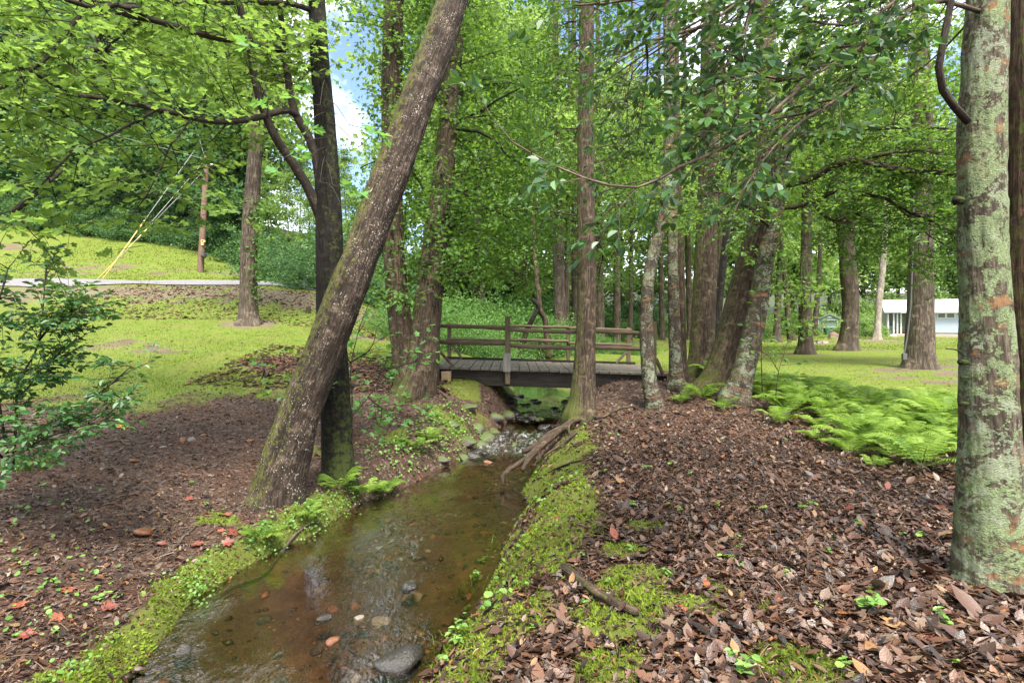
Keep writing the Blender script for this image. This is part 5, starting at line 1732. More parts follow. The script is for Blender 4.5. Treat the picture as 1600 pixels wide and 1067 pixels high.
def ground_n(x, y):
    e = .04
    z = ground_z(x, y)
    zx = ground_z(x + e, y)
    zy = ground_z(x, y + e)
    return z, unit(np.stack([-(zx - z) / e, -(zy - z) / e, np.ones_like(z)], -1))


def scatter(n, x0, x1, y0, y1, R, persp=1.0):
    """random spots in view, denser near the camera (in proportion to what the picture shows)"""
    t = R.uniform(0, 1, n)
    y = (y0 ** -persp + t * (y1 ** -persp - y0 ** -persp)) ** (-1 / persp)
    x = R.uniform(0, 1, n) * (x1 - x0) + x0
    k = np.abs(x) < y * 1.25 + .8
    return x[k], y[k]


def lay(L, tpl, x, y, size, tint, R, tilt=.3, lift=.006, updir=False):
    z, n = ground_n(x, y)
    N = len(x)
    d = R.normal(0, 1, (N, 3))
    d = unit(d - n * (d * n).sum(1)[:, None])
    d = unit(d + n * R.normal(.05, tilt * .6, N)[:, None])
    nn = unit(n + R.normal(0, tilt, (N, 3)))
    p = np.stack([x, y, z + lift + np.abs(R.normal(0, lift, N))], 1)
    L.add(tpl, p, d, nn, size, tint)


R = np.random.default_rng(600)
LL = Leaves()
for rep, (n, x0, x1, y0, y1) in enumerate([(140000, -.6, 9, 1.9, 13.5), (70000, -9, .3, 2.4, 13.5)]):
    x, y = scatter(n, x0, x1, y0, y1, R, .8)
    g = grade(x, y)
    clump = vnoise(x * 1.6, y * 1.6, 0, 91)
    if rep == 0:
        w = 1.0 - .0 * clump
    else:                      # the left bank: fewer leaves, bare red earth between
        w = np.clip(.25 + .9 * clump + .5 * sstep(7, 4, y), 0, 1) * .62
    w = w * (1 - g["bed"]) * (1 - .95 * sstep(.2, .55, g["moss"])) * (1 - .97 * g["grass"]) * (g["d"] > .08)
    k = R.uniform(0, 1, len(x)) < w
    x, y, clump = x[k], y[k], clump[k]
    warm = np.exp(-(((x - 2.6) / 1.2) ** 2 + ((y - 2.6) / .8) ** 2))
    tint = np.clip(R.beta(1.5, 1.95, len(x)) * .95 + R.normal(0, .05, len(x)) + .06 * warm, 0, .985)
    tint = np.where((tint > .78) & (R.uniform(0, 1, len(x)) < .45), tint - .35, tint)
    kind = R.uniform(0, 1, len(x))
    sz = R.gamma(4.5, 1 / 4.5, len(x)) * (.038 + .010 * warm) * (1.0 if rep == 0 else .72)
    sz = np.where(R.uniform(0, 1, len(x)) < .04, sz * 1.55, sz)
    for tpl, a, b in (("litter", 0, .52), ("litter_b", .52, .64), ("litter_d", .64, .82), ("litter_c", .82, 1.01)):
        s = (kind >= a) & (kind < b)
        lay(LL, tpl, x[s], y[s], sz[s], tint[s], R, .24, .006)
tag(LL.build("leaf_litter", M["litter"], None, True), "carpet of wet brown fallen leaves over the banks", "leaf litter", kind="stuff")

# crumbs, needles, small bits
LL = Leaves()
for n, x0, x1, y0, y1 in [(80000, -.5, 7, 1.9, 9), (46000, -8, .2, 2.4, 11), (9000, -6, -1.2, 10.5, 14.5), (12000, -16, -3.5, 18, 25), (5000, -13, -2.5, 9, 18), (6000, 3, 16, 9, 24)]:
    x, y = scatter(n, x0, x1, y0, y1, R, .8)
    g = grade(x, y)
    w = (1 - g["bed"]) * (1 - .7 * g["moss"]) * (1 - (.8 if y0 < 9 else .45) * g["grass"])
    k = R.uniform(0, 1, len(x)) < w
    x, y = x[k], y[k]
    t = np.clip(R.beta(1.3, 1.6, len(x)), 0, .9)
    lay(LL, "litter_c", x, y, R.gamma(4, 1 / 4, len(x)) * (.032 if y0 < 10 else .08), t, R, .3, .004)
for n, x0, x1, y0, y1 in [(14000, -.3, 5, 1.9, 7), (7000, -7, -1.5, 2.4, 9)]:
    x, y = scatter(n, x0, x1, y0, y1, R, .8)
    g = grade(x, y)
    k = R.uniform(0, 1, len(x)) < (1 - g["bed"]) * (1 - .8 * g["moss"]) * (1 - g["grass"]) * (.25 + .75 * sstep(.4, .6, vnoise(x * 1.2, y * 1.2, 0, 141)))
    x, y = x[k], y[k]
    lay(LL, "needle", x, y, R.uniform(.05, .17, len(x)), np.clip(R.beta(2, 2.2, len(x)), .1, .78), R, .12, .012)
tag(LL.build("leaf_crumbs", M["litter"]), "fine bark crumbs, needles and broken leaf bits on bare soil", "leaf litter", kind="stuff")

# moss
LL = Leaves()
x, y = scatter(300000, -3.4, 3.2, 1.9, 12, R, .9)
g = grade(x, y)
k = (R.uniform(0, 1, len(x)) < np.clip(g["moss"] * 1.3 - .2, 0, 1) * (.25 + .75 * sstep(.35, .6, vnoise(x * 7, y * 7, 0, 95)))) & (g["d"] > .02)
x, y = x[k], y[k]
z, nn = ground_n(x, y)
N = len(x)
t0 = np.clip(.5 + 1.3 * fbm(x * 3.1, y * 3.1, 0, 3, 97) + R.normal(0, .15, N), 0, 1)
LL.add("tri", np.stack([x, y, z - .004], 1), unit(nn + R.normal(0, .55, (N, 3))), unit(R.normal(0, 1, (N, 3))), R.uniform(.01, .026, N) * (1 + y * .06), t0)
tag(LL.build("moss", M["moss"]), "bright yellow-green moss cushions along the creek banks", "moss", kind="stuff")

# little round-leaved plants along the left edge of the water and in tufts elsewhere
LL = Leaves()
l, r = creek_edges(np.array([0.0]))
x, y = scatter(30000, -3.6, -1.4, 3.0, 7.6, R, .6)
d, side, _ = creek_dist(x, y)
w = (side < 0) * np.exp(-((d - .07 - .1 * vnoise(y * 1.4, 3, 0, 99)) / .13) ** 2) * sstep(.4, .64, vnoise(x * 3, y * 2.2, 0, 98) + .14)
k = R.uniform(0, 1, len(x)) < w
x, y = x[k], y[k]
z, nn = ground_n(x, y)
N = len(x)
h = np.abs(R.normal(.03, .03, N)) * 1.2
LL.add("round", np.stack([x + R.normal(0, .02, N) + .03, y, z + h], 1), unit(R.normal(0, 1, (N, 3)) * [1, 1, .4]), unit(np.array([.3, -.35, 1]) + R.normal(0, .4, (N, 3))), R.uniform(.011, .027, N), np.clip(.4 + R.normal(0, .22, N), 0, 1))
for (bx0, by0, bn, br) in [(.0, 4.6, 40, .4), (.35, 6.2, 60, .4), (-.3, 3.6, 60, .22), (-1.0, 9.0, 500, .35), (-.75, 9.6, 300, .3), (-1.55, 8.0, 300, .3), (1.2, 8.6, 60, .5), (-3.3, 3.6, 160, .5), (-4.6, 4.6, 160, .5)]:
    x = bx0 + R.normal(0, br, bn)
    y = by0 + R.normal(0, br * 1.2, bn)
    d, side, _ = creek_dist(x, y)
    x, y = x[d > .03], y[d > .03]
    z, nn = ground_n(x, y)
    N = len(x)
    LL.add("round", np.stack([x, y, z + np.abs(R.normal(.03, .025, N))], 1), unit(R.normal(0, 1, (N, 3)) * [1, 1, .4]), unit(np.array([0, -.3, 1]) + R.normal(0, .4, (N, 3))), R.uniform(.02, .045, N), np.clip(.5 + R.normal(0, .22, N), 0, 1))
tag(LL.build("ground_cover", M["cover"]), "small round-leaved creeping plants along the wet creek edge", "ground cover", kind="stuff")

# lawn grass
LL = Leaves()
for n, x0, x1, y0, y1, s in [(200000, -20, -2.2, 8.3, 24, .05), (40000, -30, -8, 24, 45, .07), (150000, 3, 26, 7, 34, .05), (20000, 3, 40, 30, 58, .07)]:
    x, y = scatter(n, x0, x1, y0, y1, R, 1.0)
    g = grade(x, y)
    k = R.uniform(0, 1, len(x)) < g["grass"] * (.35 + .65 * sstep(.3, .6, vnoise(x * 2.6, y * 2.6, 0, 88)))
    x, y = x[k], y[k]
    z, nn = ground_n(x, y)
    N = len(x)
    t0 = np.clip(.5 + 1.1 * fbm(x * .6, y * .6, 0, 4, 87) + R.normal(0, .18, N), 0, 1)
    LL.add("blade" if y0 < 20 else "tri", np.stack([x, y, z - .005], 1), unit(np.array([0, 0, 1]) + R.normal(0, .5, (N, 3))), unit(R.normal(0, 1, (N, 3))), R.uniform(.5, 1.3, N) * s, t0)
tag(LL.build("grass", M["grass"]), "short lawn grass, thin and patchy near the trees", "grass", kind="stuff")

# ---------------------------------------------------------------- ferns
def fern_proto(label, group, nf, ln, seed, np_=15, cup=.9):
    R = np.random.default_rng(seed)
    t = thing("fern", label, "fern", (0, 0, 0), group)
    Lf, Tw = Leaves(), MB()
    for k in range(nf):
        a = k * 2 * PI / nf + R.normal(0, .3)
        L_ = ln * R.uniform(.7, 1.15)
        h = np.array([math.cos(a), math.sin(a), 0])
        up = R.uniform(.5, 1.0) * cup
        ft = R.uniform(.15, .85)
        s = np.linspace(0, 1, 12)
        c = h[None] * (s * L_ * .85)[:, None] + np.array([0, 0, 1.0]) * (L_ * (up * s - .62 * up * s ** 2.4))[:, None]
        Tw.tube(c, np.linspace(.0035, .001, 12), 4)
        d = unit(np.gradient(c, axis=0))
        side = unit(np.cross(d, [0, 0, 1.0]))
        for q_ in np.linspace(.16, .99, np_):
            i_ = q_ * 11
            j = int(i_)
            p = c[j] + (c[min(j + 1, 11)] - c[j]) * (i_ - j)
            w = L_ * .27 * math.sin(PI * min(1, (q_ - .02)) ** .7) ** .9 + .008
            for sg in (-1, 1):
                Lf.add("pinna", p, unit(side[j] * sg + d[j] * .45 + [0, 0, R.normal(-.1, .08)]), unit(np.cross(side[j], d[j]) + R.normal(0, .12, 3)), w * R.uniform(.88, 1.1), np.clip(ft + R.normal(0, .1), 0, 1))
    Tw.build("stalk", M["fern"], t)
    Lf.build("frond", M["fern"], t)
    return t


GF = "feathery ferns in the bed by the lawn"
FB = [fern_proto("feathery light green fern in the dense bed between leaf litter and lawn", GF, 8, .60, 700 + k, 17, 1.5) for k in range(4)]
R = np.random.default_rng(710)
poly = np.array([(4.15, 12.2), (4.1, 10.5), (4.25, 9.0), (4.45, 7.8), (4.3, 7.1), (4.35, 6.6), (5.0, 6.7), (5.8, 6.8), (7.2, 7.3), (8.6, 9), (9, 10.6), (7.2, 11.6), (5.6, 12.6), (4.6, 13)])


def inside(x, y, P_):
    c = False
    for a in range(len(P_)):
        (x1, y1), (x2, y2) = P_[a], P_[a - 1]
        if (y1 > y) != (y2 > y) and x < (x2 - x1) * (y - y1) / (y2 - y1) + x1:
            c = not c
    return c


spots = []
for _ in range(6000):
    x, y = R.uniform(3.9, 9.2), R.uniform(6.4, 13.1)
    if inside(x, y, poly) and all((x - a) ** 2 + (y - b) ** 2 > .37 ** 2 for a, b in spots):
        spots.append((x, y))
spots = spots[:190] + [(3.9, 8.4), (4.0, 7.6), (3.85, 9.6), (4.05, 6.9), (4.0, 6.35), (4.45, 6.25), (3.75, 10.3), (5.1, 6.2)]
usedf = set()
for x, y in spots:
    p = FB[int(R.integers(len(FB)))]
    s = R.uniform(.6, 1.2) * (.6 if x < 4.12 else 1.0)
    loc = (x, y, gz(x, y) - .02)
    if p.name in usedf:
        dup(p, loc, R.uniform(0, 6.28), s)
    else:
        usedf.add(p.name)
        p.location = loc
        p.scale = (s, s, s)
GC = "small ferns on the creek bank"
for k, (u, v, s, lab) in enumerate([
    (570, 775, .75, "arching fern over the water beside the dark maple trunk"), (530, 768, .6, "upright fern at the foot of the dark maple trunk"),
    (598, 770, .5, "low broad fern nearest the sandy water edge by the maple"), (480, 812, .42, "small pale fern in the creeping plants above the driftwood branch"),
    (408, 842, .45, "small yellow-green fern growing over the driftwood end"), (650, 700, .55, "fern on the steep dark bank under the twin trunks"), (672, 690, .5, "fern by the mossy hump of the steep bank"),
    (1098, 622, .75, "fern between the thick furrowed trunk and the leaning one"), (1065, 628, .5, "small fern at the foot of the thin upright pair"), (1130, 640, .5, "fern at the foot of the coarse-barked leaning trunk")]):
    f = fern_proto(lab, None, 7, .66 * s, 720 + k, 16, 1.35)
    q_ = on_ground(u, v)
    f.location = q_ - [0, 0, .015]

# ---------------------------------------------------------------- shrubs and saplings
def shrub(name, label, stems, leaves, tpl, ls, mat, R, tint=.45, step=.09, tw=None, cat="shrub", petiole=.2, r=.008, dens=11, length=(.2, .5), depth=1, pair=False):
    b = stems[0][0]
    g = on_ground(*b[:2]) if len(b) == 2 else np.array(at_ground(b[0], b[1], b[2], 0))
    t = thing(name, label, cat, g)
    Lf, Tw = Leaves(), MB()
    for st in stems:
        pts = [P(*x) for x in st]
        c = limb(Tw, pts, r, r * .4, 7, .015)
        d = np.gradient(c, axis=0)
        for j in np.linspace(len(c) * .2, len(c) - 1, dens):
            j = int(j)
            for s in (-1, 1):
                dd = unit(d[j]) * R.uniform(.1, .8) + np.array([R.normal(0, .6), R.normal(0, .6), R.normal(0, .3)])
                spray(Lf, Tw, c[j], dd, R.uniform(*length), ls, tpl, step, r * .4, .3, tint=tint, tvar=.22, depth=depth, R=R, petiole=petiole, pair=pair)
    Tw.build("stem", M["twig"], t, True)
    Lf.build("foliage", M[mat], t)
    return t


R = np.random.default_rng(800)
shrub("holly_bush", "dark green holly bush with low side branches spreading over bare soil",
      [[(20, 725, 5.0), (26, 660, 5.0), (30, 600, 5.05), (60, 540, 5.1), (68, 470, 5.15), (72, 415, 5.2)], [(15, 730, 5.0), (0, 640, 5.0), (-20, 540, 5.0), (0, 470, 5.0), (12, 420, 5.0)],
       [(20, 720, 5.0), (60, 680, 4.85), (110, 640, 4.8), (160, 610, 4.8), (205, 572, 4.8)], [(10, 720, 5), (60, 690, 4.7), (110, 670, 4.6), (165, 655, 4.6)], [(10, 720, 5), (-40, 670, 4.8), (-30, 600, 4.8)],
       [(62, 530, 5.1), (90, 500, 5.0), (125, 480, 5.0)], [(40, 580, 5.1), (80, 565, 5.0), (110, 530, 5.0)]], None, "holly", .062, "holly", R, .55, .05, r=.012, dens=16, length=(.14, .36), pair=True)
shrub("maple_sapling", "thin maple sapling with broad toothed leaves before the twin trunks", [[(550, 695, 8.3), (549, 620, 8.3), (549, 565, 8.3), (560, 520, 8.3), (575, 480, 8.3)], [(549, 568, 8.3), (535, 545, 8.2), (545, 515, 8.1)], [(549, 565, 8.3), (580, 545, 8.3), (590, 510, 8.4)]],
      None, "maple_lo", .10, "maple_young", R, .35, .12, cat="sapling", petiole=.5, r=.012, dens=6, length=(.15, .35), depth=0)
shrub("maple_sapling", "slanting maple sapling reaching toward the twin trunks from the bank", [[(512, 690, 7.9), (560, 640, 8.1), (592, 595, 8.3), (605, 560, 8.4), (640, 520, 8.6)], [(575, 620, 8.2), (600, 640, 8.1), (635, 655, 8.0)], [(598, 580, 8.3), (630, 570, 8.3), (660, 560, 8.3)]],
      None, "maple_lo", .10, "maple_young", R, .5, .12, cat="sapling", petiole=.5, r=.012, dens=6, length=(.15, .4), depth=0)
shrub("leafy_seedling", "low leafy seedling cluster at the foot of the twin trunks", [[(600, 665, 9.6), (612, 640, 9.5), (640, 632, 9.4)], [(600, 665, 9.6), (590, 640, 9.5), (598, 612, 9.5)], [(600, 665, 9.6), (625, 650, 9.4), (665, 648, 9.3)]],
      None, "maple_lo", .10, "maple_young", R, .5, .12, cat="seedling", petiole=.5, r=.007, dens=6, length=(.12, .3), depth=0)
shrub("leafy_sprig", "dark-leaved low sprig crossing behind the base of the leaning trunk", [[(505, 640, 6.7), (480, 585, 6.6), (450, 572, 6.5), (415, 575, 6.45)], [(475, 582, 6.6), (462, 600, 6.5), (440, 605, 6.5)]], None, "maple_lo", .085, "dark_leaf", R, .4, .09, cat="sapling", petiole=.5, r=.007, dens=5, length=(.1, .22), depth=0)
shrub("leafy_sapling", "slim leafy shoot rising from the ferns by the banded trunk", [[(1191, 612, 9.2), (1190, 560, 9.2), (1188, 480, 9.3), (1192, 420, 9.4), (1200, 380, 9.5)]], None, "oval", .11, "bush_leaf", R, .5, .11, cat="sapling", r=.009, dens=10, length=(.12, .3), depth=0)
shrub("leafy_sapling", "small branching shoot standing up from the fern bed against the lawn", [[(1212, 622, 9.0), (1216, 580, 9.0), (1225, 552, 9.0), (1228, 540, 9.0)], [(1216, 580, 9), (1205, 560, 9), (1195, 552, 9)]], None, "oval", .09, "bush_leaf", R, .45, .11, cat="sapling", r=.007, dens=5, length=(.08, .2), depth=0)

# sparse seedlings among the fallen leaves
def seedling(label, group, k):
    R = np.random.default_rng(820 + k)
    t = thing("seedling", label, "seedling", (0, 0, 0), group)
    Lf, Tw = Leaves(), MB()
    for q_ in range(2 + k):
        a = R.uniform(0, 6.28)
        e = np.array([math.cos(a) * .03, math.sin(a) * .03, R.uniform(.02, .06)])
        Tw.tube(catmull(np.array([(0, 0, -.01), e * .5 + [0, 0, .01], e]), 4), .0012, 4)
        for s in range(2):
            Lf.add("round", e, unit(np.array([math.cos(a + s * 2.5), math.sin(a + s * 2.5), R.normal(0, .15)])), unit(np.array([0, -.2, 1]) + R.normal(0, .2, 3)), R.uniform(.025, .045), np.clip(.6 + R.normal(0, .2), 0, 1))
    Tw.build("stem", M["cover"], t)
    Lf.build("leaf_pair", M["cover"], t)
    return t


GS = "tiny green seedlings among the fallen leaves"
SP = [seedling("tiny bright green seedling sprouting through the fallen leaves", GS, k) for k in range(3)]
R = np.random.default_rng(830)
first = set()
for (u, v) in [(905, 790), (985, 795), (1045, 793), (1125, 795), (1150, 845), (1155, 858), (1175, 795), (870, 800), (908, 870), (948, 910), (912, 950), (1040, 900), (1075, 845), (985, 862), (1135, 880), (1160, 890), (1195, 800), (1065, 800), (1050, 730), (1080, 742), (1130, 690), (1010, 735),
               (1225, 690), (1300, 870), (1228, 910), (1360, 955), (1470, 985), (1490, 1048), (1160, 1055), (835, 985), (1335, 825), (1410, 840), (1440, 845), (1370, 930), (1280, 957), (90, 915), (70, 760), (130, 800), (20, 880), (45, 890), (150, 925), (300, 760), (320, 790), (350, 800), (30, 1000), (160, 940), (330, 800), (1250, 800), (1270, 793), (1320, 1050), (730, 960), (700, 1040), (745, 900), (755, 880), (715, 985)]:
    p = SP[int(R.integers(3))]
    g = on_ground(u, v)
    s = R.uniform(.5, 1.0)
    if p.name in first:
        dup(p, g, R.uniform(0, 6.28), s)
    else:
        first.add(p.name)
        p.location = g
        p.scale = (s, s, s)
# grass tufts
def tuft(label, u, v, h, n, seed, spread=.05, mat="grass", tint=.5):
    R = np.random.default_rng(seed)
    g = on_ground(u, v)
    mb = MB()
    for _ in range(n):
        a = R.uniform(0, 6.28)
        L_ = h * R.uniform(.5, 1.1)
        b = R.normal(0, spread, 2)
        s = np.linspace(0, 1, 6)
        out = L_ * R.uniform(.2, .8)
        c = np.stack([b[0] + math.cos(a) * out * s ** 1.6, b[1] + math.sin(a) * out * s ** 1.6, -.01 + L_ * (s - .35 * s ** 2.5)], 1) + g
        w = np.array([-math.sin(a), math.cos(a), 0]) * .0035
        tp = (1 - s ** 2)[:, None] + .05
        V = np.vstack([c - w * tp, c + w * tp])
        mb.add(V, np.array([[i_, i_ + 1, i_ + 7, i_ + 6] for i_ in range(5)]), tint=np.full(12, np.clip(tint + R.normal(0, .2), 0, 1)))
    t = thing("grass_tuft", label, "grass tuft", g)
    mb.build("blades", M[mat], t)
    return t


tuft("long-bladed grass tuft on bare soil under the holly bush", 36, 735, .30, 60, 840)
tuft("shorter grass tuft beside the long-bladed one under the holly bush", 70, 722, .2, 40, 841)
tuft("blue-green grass blades by the fallen bark piece", 995, 945, .12, 10, 842, .03)
tuft("thin grass shoot on the leaf litter above the bark piece", 1030, 905, .11, 8, 843, .02)
tuft("grass leaning over the water on the mossy bank", 735, 930, .2, 22, 844, .06)
tuft("grass blades hanging at the lowest mossy bank edge", 690, 1020, .18, 22, 845, .06)
tuft("grass on the mossy bank by leafy shoots above the dark water", 775, 860, .18, 20, 846, .06)
tuft("small tuft in the moss patch at the lower picture edge", 1255, 1060, .08, 14, 847, .04)
for k, (u, v, lab) in enumerate([(740, 912, "leafy shoot leaning over the water from the mossy bank"), (712, 1010, "leafy shoot low on the mossy bank close to the water"), (1160, 1062, "upright bright green weed at the bottom edge of the leaf litter"), (1362, 962, "round cluster of bright green leaves on the wet litter"), (1478, 988, "pair of long pale green leaves on the wet litter"), (700, 640, "leafy weeds at the foot of the twin trunks by the bridge block")]):
    R = np.random.default_rng(860 + k)
    g = on_ground(u, v)
    t = thing("leafy_weed", lab, "weed", g)
    Lf, Tw = Leaves(), MB()
    for q_ in range(5 if k != 4 else 2):
        a = R.uniform(0, 6.28)
        e = g + np.array([math.cos(a) * .05, math.sin(a) * .05, R.uniform(.05, .14)])
        Tw.tube(catmull(np.array([g, (g + e) / 2 + [0, 0, .02], e]), 5), .0018, 4)
        for s in range(4):
            b_ = a + s * 1.6
            Lf.add("oval" if k != 3 else "round", g + (e - g) * R.uniform(.5, 1), unit(np.array([math.cos(b_), math.sin(b_), R.normal(.1, .2)])), unit(np.array([0, -.2, 1]) + R.normal(0, .25, 3)), R.uniform(.03, .055), np.clip(.55 + R.normal(0, .2), 0, 1))
    Tw.build("stem", M["cover"], t)
    Lf.build("leaves", M["cover"], t)

# ---------------------------------------------------------------- stones
def stone_mesh(name, seed, mat):
    R = np.random.default_rng(seed)
    nu, nv = 18, 12
    a = np.arange(nu) / nu * 2 * PI
    b = np.linspace(0, PI, nv)
    A, B = np.meshgrid(a, b)
    V = np.stack([np.cos(A) * np.sin(B), np.sin(A) * np.sin(B), np.cos(B)], -1).reshape(-1, 3)
    pl = unit(R.normal(0, 1, (9, 3)))
    for n_ in pl:
        dd = V @ n_
        V = V - np.maximum(dd - .72, 0)[:, None] * n_
    V = V * (1 + .5 * fbm(V[:, 0] * 1.8 + seed, V[:, 1] * 1.8, V[:, 2] * 1.8, 3, seed))[:, None] * [1, .75, .5]
    i_ = np.arange(nv - 1)[:, None] * nu
    j_ = np.arange(nu)[None]
    q_ = np.stack([i_ + j_, i_ + nu + j_, i_ + nu + (j_ + 1) % nu, i_ + (j_ + 1) % nu], -1).reshape(-1, 4)
    me = make_mesh(name, V, [q_], None, True)
    me.materials.append(mat)
    return me


SM = {k: [stone_mesh("stone", 900 + i_ * 7 + len(k), M[k]) for i_ in range(4)] for k in ("wetstone", "rust_stone", "pale_stone", "moss_stone")}


def stone(x, y, z, s, mat, R, label, group=None, cat="stone", rot=None):
    o = bpy.data.objects.new("stone", SM[mat][int(R.integers(4))])
    COL.objects.link(o)
    o.location = (x, y, z)
    o.rotation_euler = (R.normal(0, .2), R.normal(0, .2), R.uniform(0, 6.28) if rot is None else rot)
    o.scale = (s, s * R.uniform(.8, 1.2), s * R.uniform(.7, 1.1))
    return tag(o, label, cat, group)


def on_water(u, v):
    d = np.linspace(2.5, 24, 3000)
    zz = CAMZ - (v - HZ) / FPX * d
    i_ = np.argmax(zz <= water_z(d))
    return (u - 800) / FPX * d[i_], d[i_], water_z(d[i_])


R = np.random.default_rng(910)
for (u, v, s, m_, lab) in [(622, 1030, .19, "wetstone", "long wet black rock breaking the water by the near mossy bank"), (285, 1018, .08, "wetstone", "round dark stone ringed by orange gravel in the shallow water"), (640, 915, .1, "wetstone", "flat dark stone in mid stream just past the bright reflections"),
                           (763, 722, .085, "rust_stone", "orange-red stone in the riffle by the bare roots"), (755, 708, .14, "wetstone", "dark wet boulder behind the orange-red stone"), (520, 1000, .07, "rust_stone", "orange stone under the rippled water nearest the middle"), (740, 1000, .07, "rust_stone", "rust stone in the shade of the mossy bank"),
                           (505, 965, .07, "wetstone", "small black stone amid orange pebbles in mid stream"), (850, 668, .16, "wetstone", "broad dark rock in the rapids just upstream of the roots"), (815, 652, .12, "wetstone", "dark rock at the foot of the rubble under the bridge"), (560, 965, .05, "pale_stone", "white pebble glinting in mid stream"), (755, 995, .09, "wetstone", "wet dark stone against the mossy bank"), (570, 780, .05, "rust_stone", "rusty pebble on the sandbar by the ferns")]:
    x, y, z = on_water(u, v)
    stone(x, y, z - .01, s, m_, R, lab, rot=0.6 if s > .2 else None)
GR = "wet stones in the creek bed"
for _ in range(110):
    y = R.uniform(3.2, 8.5)
    l, r = creek_edges(np.array([y]))
    x = R.uniform(l[0] + .1, r[0] - .05)
    stone(x, y, gz(x, y) + .002, R.gamma(3, 1 / 3) * .04 + .012, R.choice(["wetstone", "wetstone", "wetstone", "rust_stone", "pale_stone", "wetstone"]), R, "small wet stone lying on the creek bed under shallow water", GR)
x, y = scatter(16000, -2.7, 2, 2.8, 13, R, .8)
d, side, _ = creek_dist(x, y)
k = (d < .06) & (R.uniform(0, 1, len(x)) < sstep(.42, .62, vnoise(x * 1.5, y * 1.2, 0, 123)) + .08)
x, y = x[k], y[k]
N = len(x)
V0 = np.array([(1, 0, 0), (-1, 0, 0), (0, 1, 0), (0, -1, 0), (0, 0, .6), (0, 0, -.6)])
F0 = np.array([[0, 2, 4], [2, 1, 4], [1, 3, 4], [3, 0, 4], [2, 0, 5], [1, 2, 5], [3, 1, 5], [0, 3, 5]])
sz = R.gamma(3, 1 / 3, N) * .016 + .005
V = V0[None] * sz[:, None, None] * R.uniform(.5, 1.2, (N, 6, 1)) * np.stack([R.uniform(.7, 1.5, N), R.uniform(.7, 1.5, N), R.uniform(.5, 1, N)], 1)[:, None]
V = V + np.stack([x, y, ground_z(x, y) + sz * .2], 1)[:, None]
gm_ = MB()
gm_.add(V.reshape(-1, 3), (F0[None] + (np.arange(N) * 6)[:, None, None]).reshape(-1, 3), tint=np.repeat(np.clip(R.beta(1.2, 1.6, N), 0, .93), 6))
tag(gm_.build("gravel", M["litter"], None, True), "brown and rust gravel on the creek bed", "gravel", kind="stuff")
GR2 = "dark rubble stones under the bridge"
for _ in range(60):
    y = R.uniform(9.0, 14.5)
    l, r = creek_edges(np.array([y]))
    side = R.uniform() < .72
    x = (l[0] + abs(R.normal(0, .38)) - .12) if side else (r[0] - abs(R.normal(0, .3)) + .05)
    stone(x, y, max(gz(x, y), water_z(y) - .05) + .02, R.gamma(4, .25) * .09 + .03, R.choice(["wetstone", "wetstone", "wetstone", "moss_stone"]), R, "dark wet rubble stone along the riffle under the bridge", GR2)
GR4 = "mossy boulders on the steep bank"
for y, dd, s_ in [(8.9, .02, .16), (9.3, .12, .2), (9.7, .0, .17), (10.1, .15, .22), (10.5, .02, .18), (10.9, .12, .2), (9.5, .4, .16), (10.4, .42, .18), (8.5, .08, .12), (11.3, .1, .2)]:
    l, r = creek_edges(np.array([y]))
    x = l[0] - dd
    stone(x, y, gz(x, y) + .02, s_, "moss_stone", R, "mossy boulder bedded in the steep bank below the twin trunks", GR4)
GR3 = "pale stones on the bare soil"
for (u, v) in [(318, 682), (285, 690), (300, 688), (210, 722), (357, 660), (255, 700), (330, 745), (160, 735), (190, 745), (390, 690)]:
    g = on_ground(u, v)
    stone(g[0], g[1], g[2] + .01, R.uniform(.03, .07), R.choice(["pale_stone", "pale_stone", "rust_stone"]), R, "pale weathered stone on the bare soil before the lawn", GR3)
g = on_ground(225, 835)
stone(g[0], g[1], g[2] + .02, .12, "rust_stone", R, "largest tan rock on the leaf-strewn soil above the creek")

# ---------------------------------------------------------------- sticks, roots, bark, notable leaves
def stick(name, label, px, r0, r1, mat="stick", cat=None, lift=.5, wob=.006, group=None, parent=None):
    pts = []
    for q_ in px:
        g = on_ground(q_[0], q_[1]) if len(q_) == 2 else P(*q_)
        pts.append(g + [0, 0, (r0 + r1) / 2 * lift if len(q_) == 2 else 0])
    m_ = MB()
    limb(m_, pts, r0, r1, 9, wob)
    o = m_.build(name, M[mat], parent, True)
    if parent is None:
        tag(o, label, cat or "stick", group)
    return o


stick("stick", "bare pale stick pointing at the creek on the leaf-strewn soil", [(252, 876), (275, 858), (290, 840), (308, 824)], .016, .010)
stick("stick", "straight pale stick by the base of the leaning trunk", [(358, 770), (385, 774), (412, 780)], .018, .012)
stick("stick", "short forked grey stick above the bare soil hollow", [(160, 694), (190, 690), (225, 694)], .022, .012)
stick("stick", "thin crooked twig below the forked grey stick", [(288, 765), (300, 780), (302, 790)], .010, .006)
stick("driftwood_branch", "dark driftwood branch with side twigs lying along the water edge", [(300, 975), (350, 930), (405, 905), (430, 878), (470, 838), (500, 822)], .022, .014, wob=.02, lift=1.2)
stick("driftwood_twig", "thin black twig in the water by the driftwood branch", [(275, 980), (330, 950), (390, 915)], .009, .006)
stick("bark_piece", "thick peeling bark piece lying in the moss on the leaf litter", [(880, 897), (905, 915), (930, 935), (960, 955), (998, 966)], .034, .020, "root", "bark", 1.0, .012)
stick("stick", "curved bare stick on the leaf litter before the fern bed", [(1112, 728), (1150, 738), (1175, 728), (1215, 716)], .014, .007)
stick("stick", "long thin pale stick across the litter toward the lichen trunk", [(1235, 766), (1290, 762), (1350, 764), (1380, 768)], .008, .005)
stick("stick", "crooked stick ending near the red-brown chip, mid litter", [(1045, 1002), (1068, 985), (1085, 960), (1110, 945), (1140, 930)], .012, .008)
